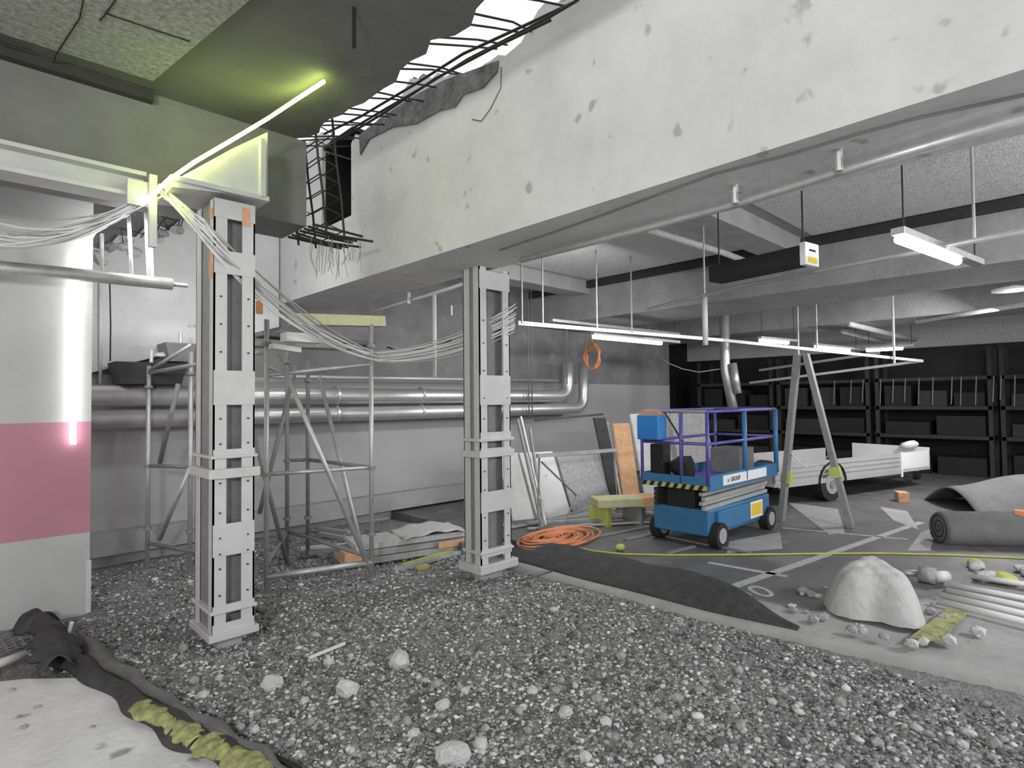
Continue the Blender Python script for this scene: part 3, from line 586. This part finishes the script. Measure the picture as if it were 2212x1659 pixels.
# ================================================================ SCISSOR LIFT
X0, Y0 = 6.15, 3.22; X1, Y1 = 8.05, 4.09; z0 = AZ
L_ = thing('scissor_lift', 'blue compact scissor lift with folded platform and guard rails', 'lift', ((X0+X1)/2, (Y0+Y1)/2, z0))
ch = MB().box((X0+.15, Y0+.08, .24), (X1-.05, Y1-.05, .55)); ch.build('chassis', m_blue, L_, bev=.02)
MB().box((X0+.3, Y0+.03, .30), (X1-.25, Y0+.08, .52)).build('battery_door', m_blue, L_, bev=.01)
for x in (X0+.30, X1-.22):
    for y in (Y0+.05, Y1-.05):
        wv = MB().tube([(x, y-.06, z0+.15), (x, y+.06, z0+.15)], .15, 20).build('wheel', m_rub_t, L_)
        hubm = MB().tube([(x, y-.068, z0+.15), (x, y+.068, z0+.15)], .09, 14); h_ = hubm.build('wheel_hub', m_kerb, wv)
p = Vector((X1-.75, Y0+.025, .35)); MB().box((p.x, p.y-.006, p.z), (p.x+.30, p.y, p.z+.15)).build('yellow_sticker', m_yel, L_)
MB().box((p.x-.02, p.y-.004, p.z-.03), (p.x+.33, p.y+.002, p.z+.18)).build('sticker_border', m_white, L_)
for k in range(4):
    z = .57+k*.055
    MB().bar((X0+.1, Y0+.12+.03*(k % 2), z), (X1-.08, Y0+.12+.03*(k % 2), z+.02), .05, .045).build('scissor_arm', m_kerb, L_, bev=.004)
    MB().bar((X0+.1, Y1-.12, z), (X1-.08, Y1-.12, z+.02), .05, .045).build('scissor_arm', m_char, L_)
MB().box((X0+.15, Y0+.25, .55), (X1-.15, Y1-.25, .78)).build('lift_cylinder_housing', m_black, L_)
MB().box((X0, Y0, .80), (X1, Y1, .84)).build('platform_deck', m_violet, L_)
fa = MB()
fa.box((X0, Y0-.015, .80), (X1, Y0, .97)); fa.box((X0-.015, Y0, .80), (X0, Y1, .95)); fa.box((X1, Y0, .8), (X1+.015, Y1, .95)); fa.box((X0, Y1, .8), (X1, Y1+.015, .95))
fa.build('platform_fascia', m_blue, L_)
hz = MB(); hy = MB(); n = 16
for k in range(n):
    y0_ = Y0+.02+(Y1-Y0-.02)*k/n; dy = (Y1-Y0-.02)/n
    (hz if k % 2 else hy).prism([(X0-.016, y0_, .80), (X0-.016, y0_+dy, .80), (X0-.016, y0_+dy-.03, .855), (X0-.016, y0_-.03, .855)], (-.004, 0, 0))
hz.build('hazard_stripe', m_black, L_); hy.build('hazard_stripe', m_ygr, L_)
bx0 = X0+.32; MB().box((bx0, Y0-.024, .83), (bx0+1.2, Y0-.016, .945)).build('name_banner', m_white, L_)
text_mesh('x  GROUP', .075, 'banner_lettering', m_char, L_, (bx0+.10, Y0-.026, .862), (1, 0, 0), (0, 0, 1))
TZ = 1.70; MZ = 1.33; r = .019
def rl(pts, nm='guard_rail', m=m_violet, rr=r): MB().tube(pts, rr, 8).build(nm, m, L_, True)
for zz in (TZ, MZ):
    rl([(X0, Y0, zz), (X1, Y0, zz)]); rl([(X0, Y1, zz), (X1, Y1, zz)]); rl([(X0, Y0, zz), (X0, Y1, zz)], m=m_violet if zz == MZ else m_galD); rl([(X1, Y0, zz), (X1, Y1, zz)])
for x, y, m, rr in ((X0, Y0, m_violet, .022), (X1, Y0, m_blue, .032), (X0, Y1, m_violet, .02), (X1, Y1, m_violet, .02), (X0+.95, Y0, m_blue, .03), (X0+.95, Y1, m_violet, .02), (X0, (Y0+Y1)/2-.1, m_violet, .02)):
    rl([(x, y, .84), (x, y, TZ)], 'rail_post', m, rr)
rl([(X0, Y0+.55, TZ), (X0, Y0+.3, MZ)], 'gate_strut', m_char, .012)
cb = MB().box((X0-.14, Y1-.32, 1.36), (X0+.06, Y1-.02, 1.66)); cb.build('control_box', m_blueL, L_, bev=.015)
MB().box((X0-.12, Y1-.30, 1.66), (X0+.05, Y1-.04, 1.70)).build('control_box_lid', m_orange, L_)
MB().box((X0+.02, Y1-.28, .84), (X0+.2, Y1-.10, 1.3)).build('battery_pack', m_black, L_, bev=.01)
MB().rock((X0+.2, Y1-.45, 1.0), .16, 9, 2, (1, 1, 1.1)).build('tool_bag', m_black, L_)
MB().box((X1-.55, Y0+.25, .84), (X1-.12, Y1-.2, 1.18)).build('supply_bin', m_concD, L_, bev=.01)
# ================================================================ TRAILER
TA = atz(1672, 1004, .80); TB = atz(1925, 981, .80); TC = atz(2008, 973, .80)
dT = (TC-TA); dT.z = 0; dT.normalize(); nT = Vector((-dT.y, dT.x, 0))
if nT.dot(Vector((TA.x, TA.y, 0))) < 0: nT = -nT
Lt = (TC-TA).length; Wt = 1.5
tr = thing('car_trailer', 'white low-sided single-axle trailer parked before the dark racks', 'trailer', TA+dT*Lt/2+nT*Wt/2-Vector((0, 0, .7)))
def tp_(l, w_, z): return TA+dT*l+nT*w_+Vector((0, 0, z-.80))
def tbox(l0, l1, w0, w1, z0, z1, nm, m, bev=0., par=None):
    return MB().add([tp_(l, w_, z) for z in (z0, z1) for l, w_ in ((l0, w0), (l1, w0), (l1, w1), (l0, w1))], [(0,3,2,1),(4,5,6,7),(0,1,5,4),(1,2,6,5),(2,3,7,6),(3,0,4,7)]).build(nm, m, par or tr, bev=bev)
LB = Lt*.78
tbox(0, LB, 0, .03, .50, .80, 'side_board', m_alu); tbox(0, LB, Wt-.03, Wt, .50, .80, 'side_board', m_alu); tbox(0, .03, 0, Wt, .5, .8, 'tail_board', m_alu)
for zz in (.56, .64, .72): tbox(0, LB, -.008, 0, zz, zz+.018, 'side_rib', m_gal)
tbox(LB, Lt, 0, .03, .44, .80, 'head_board', m_white); tbox(Lt-.03, Lt, 0, Wt, .44, .86, 'head_board', m_white)
tbox(0, Lt, 0, Wt, .44, .50, 'chassis_frame', m_gal); tbox(LB-.02, LB+.03, -.02, .0, .36, .82, 'corner_post', m_white)
tbox(.02*Lt, LB, -.006, 0, .42, .5, 'lower_panel', m_alu)
lw = Lt*.32; wc = tp_(lw, .02, AZ+.29)
MB().tube([wc-nT*.02, wc+nT*.16], .29, 24).build('wheel', m_rub_t, tr)
wh = [o for o in tr.children if o.name.startswith('wheel')][0]
MB().tube([wc-nT*.032, wc-nT*.018], .17, 24).build('rim', m_gal, wh); MB().tube([wc-nT*.045, wc-nT*.03], .07, 14).build('hub_cap', m_galD, wh)
for f in (-1,):
    pts = [wc+dT*(.36*math.cos(a))+Vector((0, 0, .36*math.sin(a))) for a in [math.pi*i/14 for i in range(15)]]
    m = MB()
    for i in range(14): m.add([pts[i]-nT*.06, pts[i+1]-nT*.06, pts[i+1]+nT*.18, pts[i]+nT*.18]+[p_*1+Vector((0, 0, .015)) for p_ in (pts[i]-nT*.06, pts[i+1]-nT*.06, pts[i+1]+nT*.18, pts[i]+nT*.18)], [(0,3,2,1),(4,5,6,7),(0,1,5,4),(1,2,6,5),(2,3,7,6),(3,0,4,7)])
    m.build('mudguard', m_rub_t, tr)
wc2 = wc+nT*(Wt-.2); MB().tube([wc2-nT*.08, wc2+nT*.08], .29, 20).build('wheel', m_rub_t, tr)
MB().bar(tp_(Lt, Wt/2, .47), tp_(Lt+1.0, Wt/2, .45), .09, .08).build('drawbar', m_gal, tr)
MB().bar(tp_(Lt, .1, .47), tp_(Lt+.8, Wt/2, .45), .05, .06).build('drawbar', m_gal, tr)
MB().tube([tp_(Lt+.85, Wt/2-.08, AZ+.02), tp_(Lt+.85, Wt/2-.08, .62)], .03, 8).build('jockey_stand', m_galD, tr)
MB().tube([tp_(Lt+.85, Wt/2-.12, AZ+.09), tp_(Lt+.85, Wt/2-.04, AZ+.09)], .09, 14).build('jockey_wheel', m_rub_t, tr)
tag(MB().rock(tp_(Lt-.15, .3, .90), .16, 12, 2, (1.3, 1, .6)).build('white_sack', m_white, None, True), 'white sack lying on the front corner of the trailer', 'sack')
pp = atz(1948, 1083, AZ); tag(MB().box((-.12, -.08, 0), (.12, .08, .16), Matrix.Rotation(.5, 3, 'Z'), pp).build('timber_block', m_wood, bev=.006), 'orange-brown timber block under the front of the trailer', 'timber')
# ================================================================ FLOOR THINGS, MIDDLE
# stack of timber left of column two
st = thing('timber_stack', 'wrapped pile of pale sheets with orange-brown ends behind the scaffold foot', 'timber', atz(880, 1200, 0))
e0 = atz(745, 1232, .0); e1 = atz(1015, 1190, 0.)
dd = (e1-e0).normalized(); nn = Vector((-dd.y, dd.x, 0))
for k in range(3):
    z = .02+.075*k; off = nn*(.03*k)
    MB().bar(e0+off+dd*.07*k+nn*.25+Vector((0, 0, z+.035)), e1+off+nn*.25+Vector((0, 0, z+.035)), .5, .065).build('sheet_layer', (m_woodG, m_kerb, m_rub)[k], st, bev=.004)
MB().bar(e0+nn*.12-dd*.004+Vector((0, 0, .11)), e0+nn*.12+dd*.22+Vector((0, 0, .11)), .26, .14).build('timber_end', m_wood, st)
MB().bar(e0+dd*1.1-nn*.03+Vector((0, 0, .13)), e0+dd*1.45-nn*.03+Vector((0, 0, .13)), .03, .07).build('timber_end', m_wood, st)
cover = MB(); cover.grid(lambda u, v: e0+dd*((.9+u*1.05)*(e1-e0).length*.5)+nn*(v*.6-.03)+Vector((0, 0, .25+.05*math.sin(u*3)+.012*math.sin(u*17+v*9))), 20, 10, .012); cover.build('plastic_cover', m_rub, st, True)
for i, (a, b, m, lab) in enumerate((((850, 1232), (1020, 1185), m_woodG, 'thin grey lath lying in front of the timber pile'), ((870, 1222), (1010, 1180), m_ygr, 'yellowish lath lying against the front of the timber pile'), ((900, 1228), (925, 1222), m_ygr, 'short yellow offcut by the timber pile'),
        ((680, 1140), (755, 1150), m_gal, 'upper pale pipe offcut behind the scaffold'), ((690, 1152), (755, 1163), m_gal, 'lower pale pipe offcut behind the scaffold'), ((650, 1185), (770, 1175), m_pvc, 'pale bent sheet strip behind the scaffold'), ((665, 1195), (765, 1184), m_galD, 'dull strip on the ground behind the scaffold'), ((790, 1145), (840, 1152), m_galD, 'short dull pipe end by the scaffold foot'))):
    z = .03 if i < 3 else .06+.0*i
    tag(MB().bar(atz(*a, z), atz(*b, z), .06, .04).build('lath' if i < 3 else 'offcut', m, bev=.003), lab, 'offcut')
tag(MB().bar(atz(985, 1180, .07), atz(1040, 1172, .07), .35, .14).build('grey_crate', m_concD, bev=.01), 'grey crate standing left of the far column', 'crate')
# orange cable pile: one tangled cable
pc = []; c0 = atz(1200, 1168, AZ); ax1 = (atz(1300, 1158, AZ)-atz(1110, 1172, AZ))/2; ax2 = (atz(1215, 1142, AZ)-atz(1190, 1190, AZ))/2
for i in range(900):
    t_ = i*.21; rr = .45+.5*math.sin(i*.037)*math.sin(i*.011+1)
    pc.append(c0+ax1*(rr*math.cos(t_)*1.0+.15*math.sin(i*.05))+ax2*(rr*math.sin(t_)+.12*math.sin(i*.07))+Vector((0, 0, .02+.05*abs(math.sin(i*.13))*(1-rr*.5))))
tag(MB().tube(pc, .008, 5).build('orange_cable', m_orange, None, True), 'tangled heap of orange cable on the floor right of the far column', 'cable')
oc = [Vector((9, atx(1279, 770, 9).y, 3.32)), atx(1279, 742, 9)]+[atx(1279, 770, 9)+Vector((.04*math.sin(t_*.7), .17*math.cos(t_)*(1+.16*math.sin(t_*3.3)), .25*math.sin(t_)*(1+.1*math.sin(t_*1.7)))) for t_ in [i*.3 for i in range(180)]]
tag(MB().tube(oc, .016, 5).build('cable_coil', m_orange, None, True), 'orange cable coil hung below the long tube lamp', 'cable')
# hose
hp = [(1205, 1200), (1235, 1180), (1280, 1190), (1345, 1197), (1450, 1199), (1600, 1198), (1760, 1196), (1900, 1195), (2060, 1199), (2240, 1207)]
tubething('garden_hose', [atz(x, y, AZ+.012) for x, y in hp], .011, m_ygr, 'thin yellow hose stretched across the whole asphalt floor', 'hose', n=6)
pp = atz(1340, 1190, AZ); tag(MB().rock(pp+Vector((0, 0, .04)), .06, 3, 2).build('yellow_lump', m_ygr, None, True), 'small yellow ball lying against the hose', 'lump')
# yellow wrapped bundle on rack
bd = thing('timber_bundle', 'pale yellow wrapped timber bundle raised beside the lift', 'timber', atz(1370, 1110, AZ))
q0 = atx(1283, 1082, 6.9); q1 = atx(1452, 1076, 8.1); 
q0 = atz(1283, 1085, .42); q1 = atz(1452, 1078, .42)
MB().bar(q0, q1, .35, .13).build('wrapped_timber', m_woodP, bd, bev=.02)
MB().bar(q0.lerp(q1, .55)-Vector((0, 0, .0)), q0.lerp(q1, .78), .37, .14).build('bare_timber', m_wood, bd, bev=.01)
for f in (.08, .5, .92):
    pp = q0.lerp(q1, f); MB().box((-.05, -.16, AZ), (.05, .16, pp.z-.06), None, (pp.x, pp.y, 0)).build('trestle_leg', m_ygr if f < .1 else m_galD, bd)
# loose rods and planks on floor
for i in range(16):
    a = atz(1060+RS.uniform(0, 130), 1140+RS.uniform(-14, 8), AZ+.03); b = atz(1330+RS.uniform(-60, 100), 1108+RS.uniform(-10, 20), AZ+.03+RS.uniform(0, .06))
    tag(MB().bar(a, b, .03+.03*RS.rand(), .025).build('loose_batten', (m_galD, m_woodG, m_concD, m_gal)[i % 4]), 'long thin grey batten in the loose pile at the foot of the back wall', 'batten', 'loose battens by the wall')
for i, (a, b) in enumerate((((1470, 1125), (1220, 1172)), ((1500, 1180), (1440, 1195)), ((1620, 1195), (1400, 1150)), ((1350, 1165), (1430, 1150)))):
    tag(MB().bar(atz(*a, AZ+.015), atz(*b, AZ+.015), .05, .02).build('floor_lath', m_galD), 'flat grey lath lying on the asphalt near the lift', 'lath', 'laths by the lift')
# leaning boards and panels
def lean(px0, px1, pyt, pyb, m, name, label, th=.03, yb=6.6, lean_=.5, cat='panel'):
    a = atz(px0, pyb, AZ); b = atz(px1, pyb-(px1-px0)*.11, AZ); up_ = Vector((0, lean_, 1))
    h = 0
    for k in range(60):
        h = k*.05
        q = a+up_*h; 
        d_ = q-O; yy = 829.5-F*(d_.dot(cam_u)/d_.dot(fw))
        if yy < pyt: break
    return tag(MB().prism([a, b, b+up_*h, a+up_*h], Vector((0, th, 0))).build(name, m), label, cat)
lean(1108, 1165, 985, 1125, m_concL, 'plasterboard_sheet', 'pale panel leaning right beside the far column', lean_=.35)
lean(1163, 1235, 985, 1122, m_concL, 'plasterboard_sheet', 'wide white panel leaning against the back wall under the rail', lean_=.4)
lean(1240, 1330, 990, 1110, m_rubM, 'plasterboard_sheet', 'greyer panel leaning right of the wide white one', lean_=.4)
lean(1325, 1350, 905, 1100, m_char, 'leaning_board', 'dark upright board left of the orange-brown one', lean_=.25, cat='board')
lean(1350, 1385, 920, 1095, m_wood, 'leaning_board', 'orange-brown timber board leaning behind the yellow bundle', lean_=.15, cat='board')
lean(1398, 1480, 897, 1090, m_concL, 'plasterboard_sheet', 'tall white sheet leaning behind the lift platform, left one', lean_=.2)
lean(1484, 1560, 893, 1085, m_rubM, 'plasterboard_sheet', 'tall pale grey sheet leaning behind the lift platform, right one', lean_=.2)
for i, (a, b) in enumerate((((1118, 905), (1172, 1145)), ((1125, 900), (1180, 1140)), ((1145, 925), (1175, 1142)), ((1363, 895), (1425, 1085)), ((1373, 890), (1432, 1082)), ((1312, 912), (1345, 1100)))):
    b3 = atz(*b, AZ); a3 = aty(*a, b3.y+.45)
    tag(MB().tube([b3, a3], .02, 8).build('leaning_pole', m_gal if i % 2 else m_galD), ('first thin pole right of the far column, leaning left', 'second thin pole right of the far column', 'third thin pole right of the far column', 'pole just right of the orange-brown board', 'pole closest to the blue control box of the lift', 'pole left of the dark upright board')[i], 'pole', 'leaning poles')
a = aty(1160, 985, 5.3); b = aty(1330, 972, 5.3)
rl_ = thing('metal_barrier', 'low metal rail with folding legs in front of the white panels', 'barrier', (a.x, a.y, AZ))
MB().bar(a, b, .04, .05).build('top_rail', m_gal, rl_)
for pl in ([(1170, 998), (1245, 1070), (1225, 1115)], [(1165, 985), (1162, 1120)], [(1325, 975), (1335, 1095)]): MB().tube([aty(x, y, 5.35) for x, y in pl], .014, 8).build('leg', m_galD, rl_)
# geotextile rolls
R1a = atz(2030, 1170, AZ); R1b = Vector((R1a.x+1.3, R1a.y-1.9, AZ)); dr = (R1b-R1a).normalized()
def roll(a, d, L, r, name, lab):
    t = thing(name, lab, 'roll', a); pts = [a+d*x+Vector((0, 0, r*.8)) for x in (0, .04, L/2, L)]
    m = MB().tube(pts, [r*.85, r, r*1.02, r], 28); m.v = [Vector((v.x, v.y, AZ+(v.z-AZ)*.9)) for v in m.v]; m.build('roll_body', m_geo, t, True)
    sp = [a-d*.004+Vector((0, 0, r*.8))+(Vector((-d.y, d.x, 0))*math.cos(q)+Vector((0, 0, 1))*math.sin(q))*(r*.9*q/20) for q in [i*.3 for i in range(4, 62)]]
    MB().tube(sp, .008, 5).build('roll_end_spiral', m_char, t)
    return t
rd = Vector((.62, -.78, 0)).normalized()
roll(atz(2045, 1180, AZ)+Vector((.15, .1, 0)), rd, 2.6, .23, 'geotextile_roll', 'fat grey geotextile roll at the right edge, front one')
hp2 = atz(2110, 1110, AZ)
hm = MB(); hm.grid(lambda u, v: hp2+rd*(u*2.6-.1)+Vector((rd.y*-1, rd.x, 0))*0+Vector((.9, .7, 0))*(v*1.4-.2)+Vector((0, 0, .02+.52*math.sin(min(1, v*1.1)*math.pi)*(.55+.45*math.sin(min(1, u*1.6)*math.pi*.5))+.02*math.sin(u*14+v*5))), 30, 20, .02)
tag(hm.build('geotextile_heap', m_geo, None, True), 'heap of loosely folded grey geotextile behind the fat roll', 'textile')
pp = atx(2205, 1117, 9.0); tag(MB().box((-.06, -.06, -.08), (.06, .06, .08), None, pp).build('orange_block', m_orange, bev=.01), 'orange block on the geotextile at the right picture edge', 'block')
# mound
mc = atz(1888, 1318, AZ); 
md = MB(); rs = np.random.RandomState(4)
def MD(u, v):
    th_ = u*2*math.pi; r_ = v
    R0 = .35*(1+.12*math.sin(th_*3+1)+.07*math.sin(th_*5)); x = r_*R0*math.cos(th_)*1.0; y = r_*R0*math.sin(th_)
    z = .37*(1-r_**4.)*(1+.07*math.sin(x*9)+.04*math.sin(y*13+x*4))+.008*math.sin(x*40)*math.sin(y*37)
    return mc+Vector((x, y, max(z, 0)))
md.grid(MD, 60, 26, .001); tag(md.build('plaster_mound', mat('plaster', .50, .9, n=.12, sc_=7, bump=.7, bs=18), None, True), 'big rounded pale heap of spilt plaster on the asphalt', 'heap')
for i in range(40):
    a_ang = RS.rand()*6.28; rr = .42+.28*RS.rand(); pp = mc+Vector((rr*math.cos(a_ang), rr*math.sin(a_ang), .01))
    tag(MB().rock(pp, .015+.05*RS.rand()**2, 300+i, 1).build('rubble_lump', m_rubM if i % 2 else m_rub), 'small rubble lump around the foot of the plaster heap', 'rubble', 'lumps around the plaster heap')
# conduits
cn = (((2040, 1262), (2250, 1300)), ((2045, 1275), (2250, 1318)), ((2030, 1285), (2250, 1335)), ((2025, 1298), (2250, 1352)), ((2100, 1245), (2250, 1268)))
for i, (a, b) in enumerate(cn):
    tubething('plastic_conduit', [atz(*a, AZ+.04+.0*i), atz(*b, AZ+.04)], .026, m_pvc, ('rearmost', 'second from the back', 'middle', 'second from the front', 'short upper')[i]+' pale conduit in the bundle at the right edge' if i != 4 else 'short pale conduit lying behind the bundle at the right edge', 'conduit')
pp = atz(2022, 1262, AZ); cp = thing('pipe_coupling', 'grey valve-like coupling at the end of the conduit bundle', 'coupling', pp)
MB().tube([pp+Vector((0, 0, .07)), pp+Vector((.0, .13, .07))], .075, 14).build('coupling_body', m_rubM, cp, True); MB().tube([pp+Vector((0, .0, .07)), pp+Vector((.12, -.06, .06))], .05, 12).build('socket', m_pvc, cp, True)
MB().tube([pp+Vector((0, .13, .07)), pp+Vector((-.02, .3, .05))], .03, 10).build('pipe_stub', m_gal, cp, True)
pp = atz(2150, 1240, AZ)
for i in range(9):
    tag(MB().rock(pp+Vector((RS.uniform(-.3, .3), RS.uniform(-.35, .3), .03)), .05+.07*RS.rand(), 400+i, 2).build('rubble_lump', m_rub if i % 3 else m_ygr), 'pale rubble lump behind the conduits at the right edge', 'rubble', 'lumps behind the conduits')
# floor markings
fm = MB()
def quad(a, b, w_, z=AZ+.002):
    a = atz(*a, z); b = atz(*b, z); fm.bar(a, b, w_, .003)
quad((1545, 1280), (1990, 1128), .09); quad((1530, 1215), (1700, 1245), .07); quad((1690, 1140), (1960, 1165), .05)
fm.build('floor_marking', m_paint); tag([o for o in C.objects if o.name == 'floor_marking'][0], 'worn pale parking lines painted on the asphalt', 'marking')
pA_ = atz(1588, 1292, AZ+.002); pB_ = atz(1670, 1288, AZ+.002); xd = (pB_-pA_).normalized(); yd = Vector((-xd.y, xd.x, 0))
nmk = text_mesh('50', .42, 'painted_number', m_paint, None, pA_, xd, yd, .0015); tag(nmk, 'worn painted bay number on the asphalt beside the parking line', 'marking')
ft = MB(); ft.prism([atz(x, y, AZ+.004) for x, y in ((1965, 1380), (2030, 1388), (2090, 1325), (2045, 1318))], (0, 0, .012)); tag(ft.build('foam_strip', m_foam), 'yellow-green strip lying between conduits and concrete edge', 'strip')
for i, (pl, lab) in enumerate((([(1700, 1085), (1810, 1100), (1825, 1150), (1790, 1155), (1745, 1120)], 'pale patch on the asphalt between the frame legs'), ([(1575, 1170), (1685, 1150), (1690, 1185), (1570, 1195)], 'pale patch on the asphalt just in front of the lift'), ([(1900, 1095), (1960, 1105), (1985, 1145), (1930, 1125)], 'pale patch under the front of the trailer'), ([(1990, 1150), (2020, 1140), (2010, 1190), (1960, 1190)], 'pale patch left of the fat geotextile roll'))):
    tag(MB().prism([atz(x, y, AZ+.001) for x, y in pl], (0, 0, .004)).build('pale_patch', m_kerb if i else m_rubM), lab, 'dust')  # flat pale patches laid on the asphalt
# ================================================================ GRAVEL LUMPS
big = [(590, 1475, 26, 'pointed white lump'), (752, 1490, 30, 'flat pale lump'), (865, 1430, 30, 'wide grey-white lump'), (980, 1628, 42, 'largest pale lump at the bottom'), (1038, 1600, 22, 'round white lump beside the largest one'), (955, 1522, 20, 'pale lump'), (1150, 1488, 16, 'small pale lump'), (1222, 1537, 20, 'pale split lump'), (895, 1578, 16, 'low pale lump'), (1130, 1523, 12, 'narrow white lump')]
where = ['left of the middle of the gravel', 'right of the pointed one', 'near the white stick', 'of the gravel', 'at the gravel bottom', 'in the middle of the gravel', 'right of the picture middle on gravel', 'right of the narrow white one', 'above the largest lump', 'below the small pale one']
for i, ((px, py, s_, a), b) in enumerate(zip(big, where)):
    p = atz(px, py, .03); dist = (p-O).length; r = s_*dist/F*.78
    tag(MB().rock((p.x, p.y, gz(p.x, p.y)+r*.35), r, 500+i, 2, (1, .9, .8 if i else 1.1)).build('rubble_lump', m_rub), a+' '+b, 'rubble')
for i in range(150):
    px = RS.uniform(380, 2200); py = RS.uniform(1400, 1655)
    p = atz(px, py, .0)
    if p.x < edge_x(p.y)+.15 or p.x > GX1-.12: continue
    r = .015+.032*RS.rand()**2
    tag(MB().rock((p.x, p.y, gz(p.x, p.y)+r*.4), r, 600+i, 1).build('rubble_lump', m_rub if i % 3 == 0 else m_rubM), 'small rubble lump lying loose on the grey gravel', 'rubble', 'small lumps on the gravel')
tag(MB().bar(atz(668, 1421, .04), atz(745, 1389, .05), .018, .018).build('white_stick', m_white), 'thin white stick lying on the gravel right of the near column', 'stick')
a = atz(145, 1372, .06); tag(MB().tube([atz(143, 1385, .05), atz(155, 1345, .2)], .014, 8).build('white_stick', m_white), 'short white peg sticking up at the slab corner by the wall', 'stick')
for i, pl in enumerate(([(1000, 1290), (1060, 1283), (1110, 1275)], [(1110, 1243), (1200, 1232), (1140, 1250)], [(1635, 1410), (1670, 1425), (1715, 1432)])):
    tubething('wire_offcut', [atz(x, y, .05) for x, y in pl], .007, m_galD, ('thin wire offcut at the foot of the far column', 'thin wire offcut beside the membrane edge', 'bent wire offcut on gravel near the kerb at right')[i], 'wire', n=5)
# ================================================================ SLAB EDGE: MEMBRANE, FOAM
def strip(pl, w_, z, m, name, lab, cat, wav=.02, amp=.03):
    pts = [atz(x, y, z) for x, y in pl]; n = 40
    def PP(u, v):
        f = u*(len(pts)-1); i = min(int(f), len(pts)-2); p = pts[i].lerp(pts[i+1], f-i); d = (pts[i+1]-pts[i]).normalized(); nn = Vector((-d.y, d.x, 0))
        return p+nn*((v-.5)*w_*(1+.22*math.sin(u*11)))+Vector((wav*math.sin(u*31), wav*math.sin(u*23), amp*math.sin(v*math.pi)*(1+.15*math.sin(u*37))+.004*math.sin(u*60+v*7)))
    mb = MB(); mb.grid(PP, 60, 8, .012); return tag(mb.build(name, m, None, True), lab, cat)
strip([(95, 1385), (150, 1425), (235, 1478), (330, 1540), (430, 1600), (560, 1665)], .16, .07, m_mem, 'torn_membrane', 'torn black membrane along the edge of the near concrete slab', 'membrane', .02, .05)
strip([(170, 1385), (260, 1450), (330, 1500), (420, 1560), (520, 1615), (640, 1690)], .12, .05, m_geo, 'membrane_flap', 'grey crumpled membrane flap beside the gravel at the slab edge', 'membrane', .02, .05)
strip([(300, 1525), (350, 1550), (400, 1580), (425, 1600)], .12, .10, m_foam, 'foam_strip', 'yellow-green foam strip on the slab edge, upper piece', 'foam', .008, .03)
strip([(440, 1600), (500, 1630), (580, 1680)], .15, .10, m_foam, 'foam_strip', 'yellow-green foam strip on the slab edge, lower piece at the picture bottom', 'foam', .008, .03)
tubething('black_cable', [atz(x, y, .06) for x, y in ((450, 1575), (520, 1600), (590, 1632), (680, 1680))], .014, m_black, 'black cable lying along the gravel beside the foam strips', 'cable', n=8)
strip([(55, 1350), (100, 1352), (120, 1400), (130, 1440)], .22, .12, m_mem, 'torn_membrane', 'black crumpled membrane hump at the slab corner by the pink-banded wall', 'membrane', .03, .10)
gm = thing('mesh_grille', 'small steel wire mesh panel lying at the far left by the wall foot', 'mesh', atz(50, 1385, .08))
for k in range(7):
    f = k/6; MB().tube([atz(-40+f*20, 1385+f*35, .1), atz(70+f*25, 1345+f*35, .1)], .006, 5).build('mesh_wire', m_galD, gm); MB().tube([atz(-40+f*110, 1385-f*40, .1), atz(-20+f*115, 1420-f*40, .1)], .006, 5).build('mesh_wire', m_galD, gm)
tubething('pale_pipe', [atz(-60, 1455, .1), atz(55, 1413, .1)], .03, m_pvc, 'pale pipe lying on the slab at the far left edge', 'pipe')
for i in range(14):
    p = atz(RS.uniform(20, 350), RS.uniform(1450, 1640), .06)
    if p.x > edge_x(p.y)-.2: continue
    tag(MB().rock((p.x, p.y, .065), .012+.012*RS.rand(), 800+i, 1).build('rubble_lump', m_rubM), 'tiny stone on the pale near slab', 'rubble', 'tiny stones on the near slab')
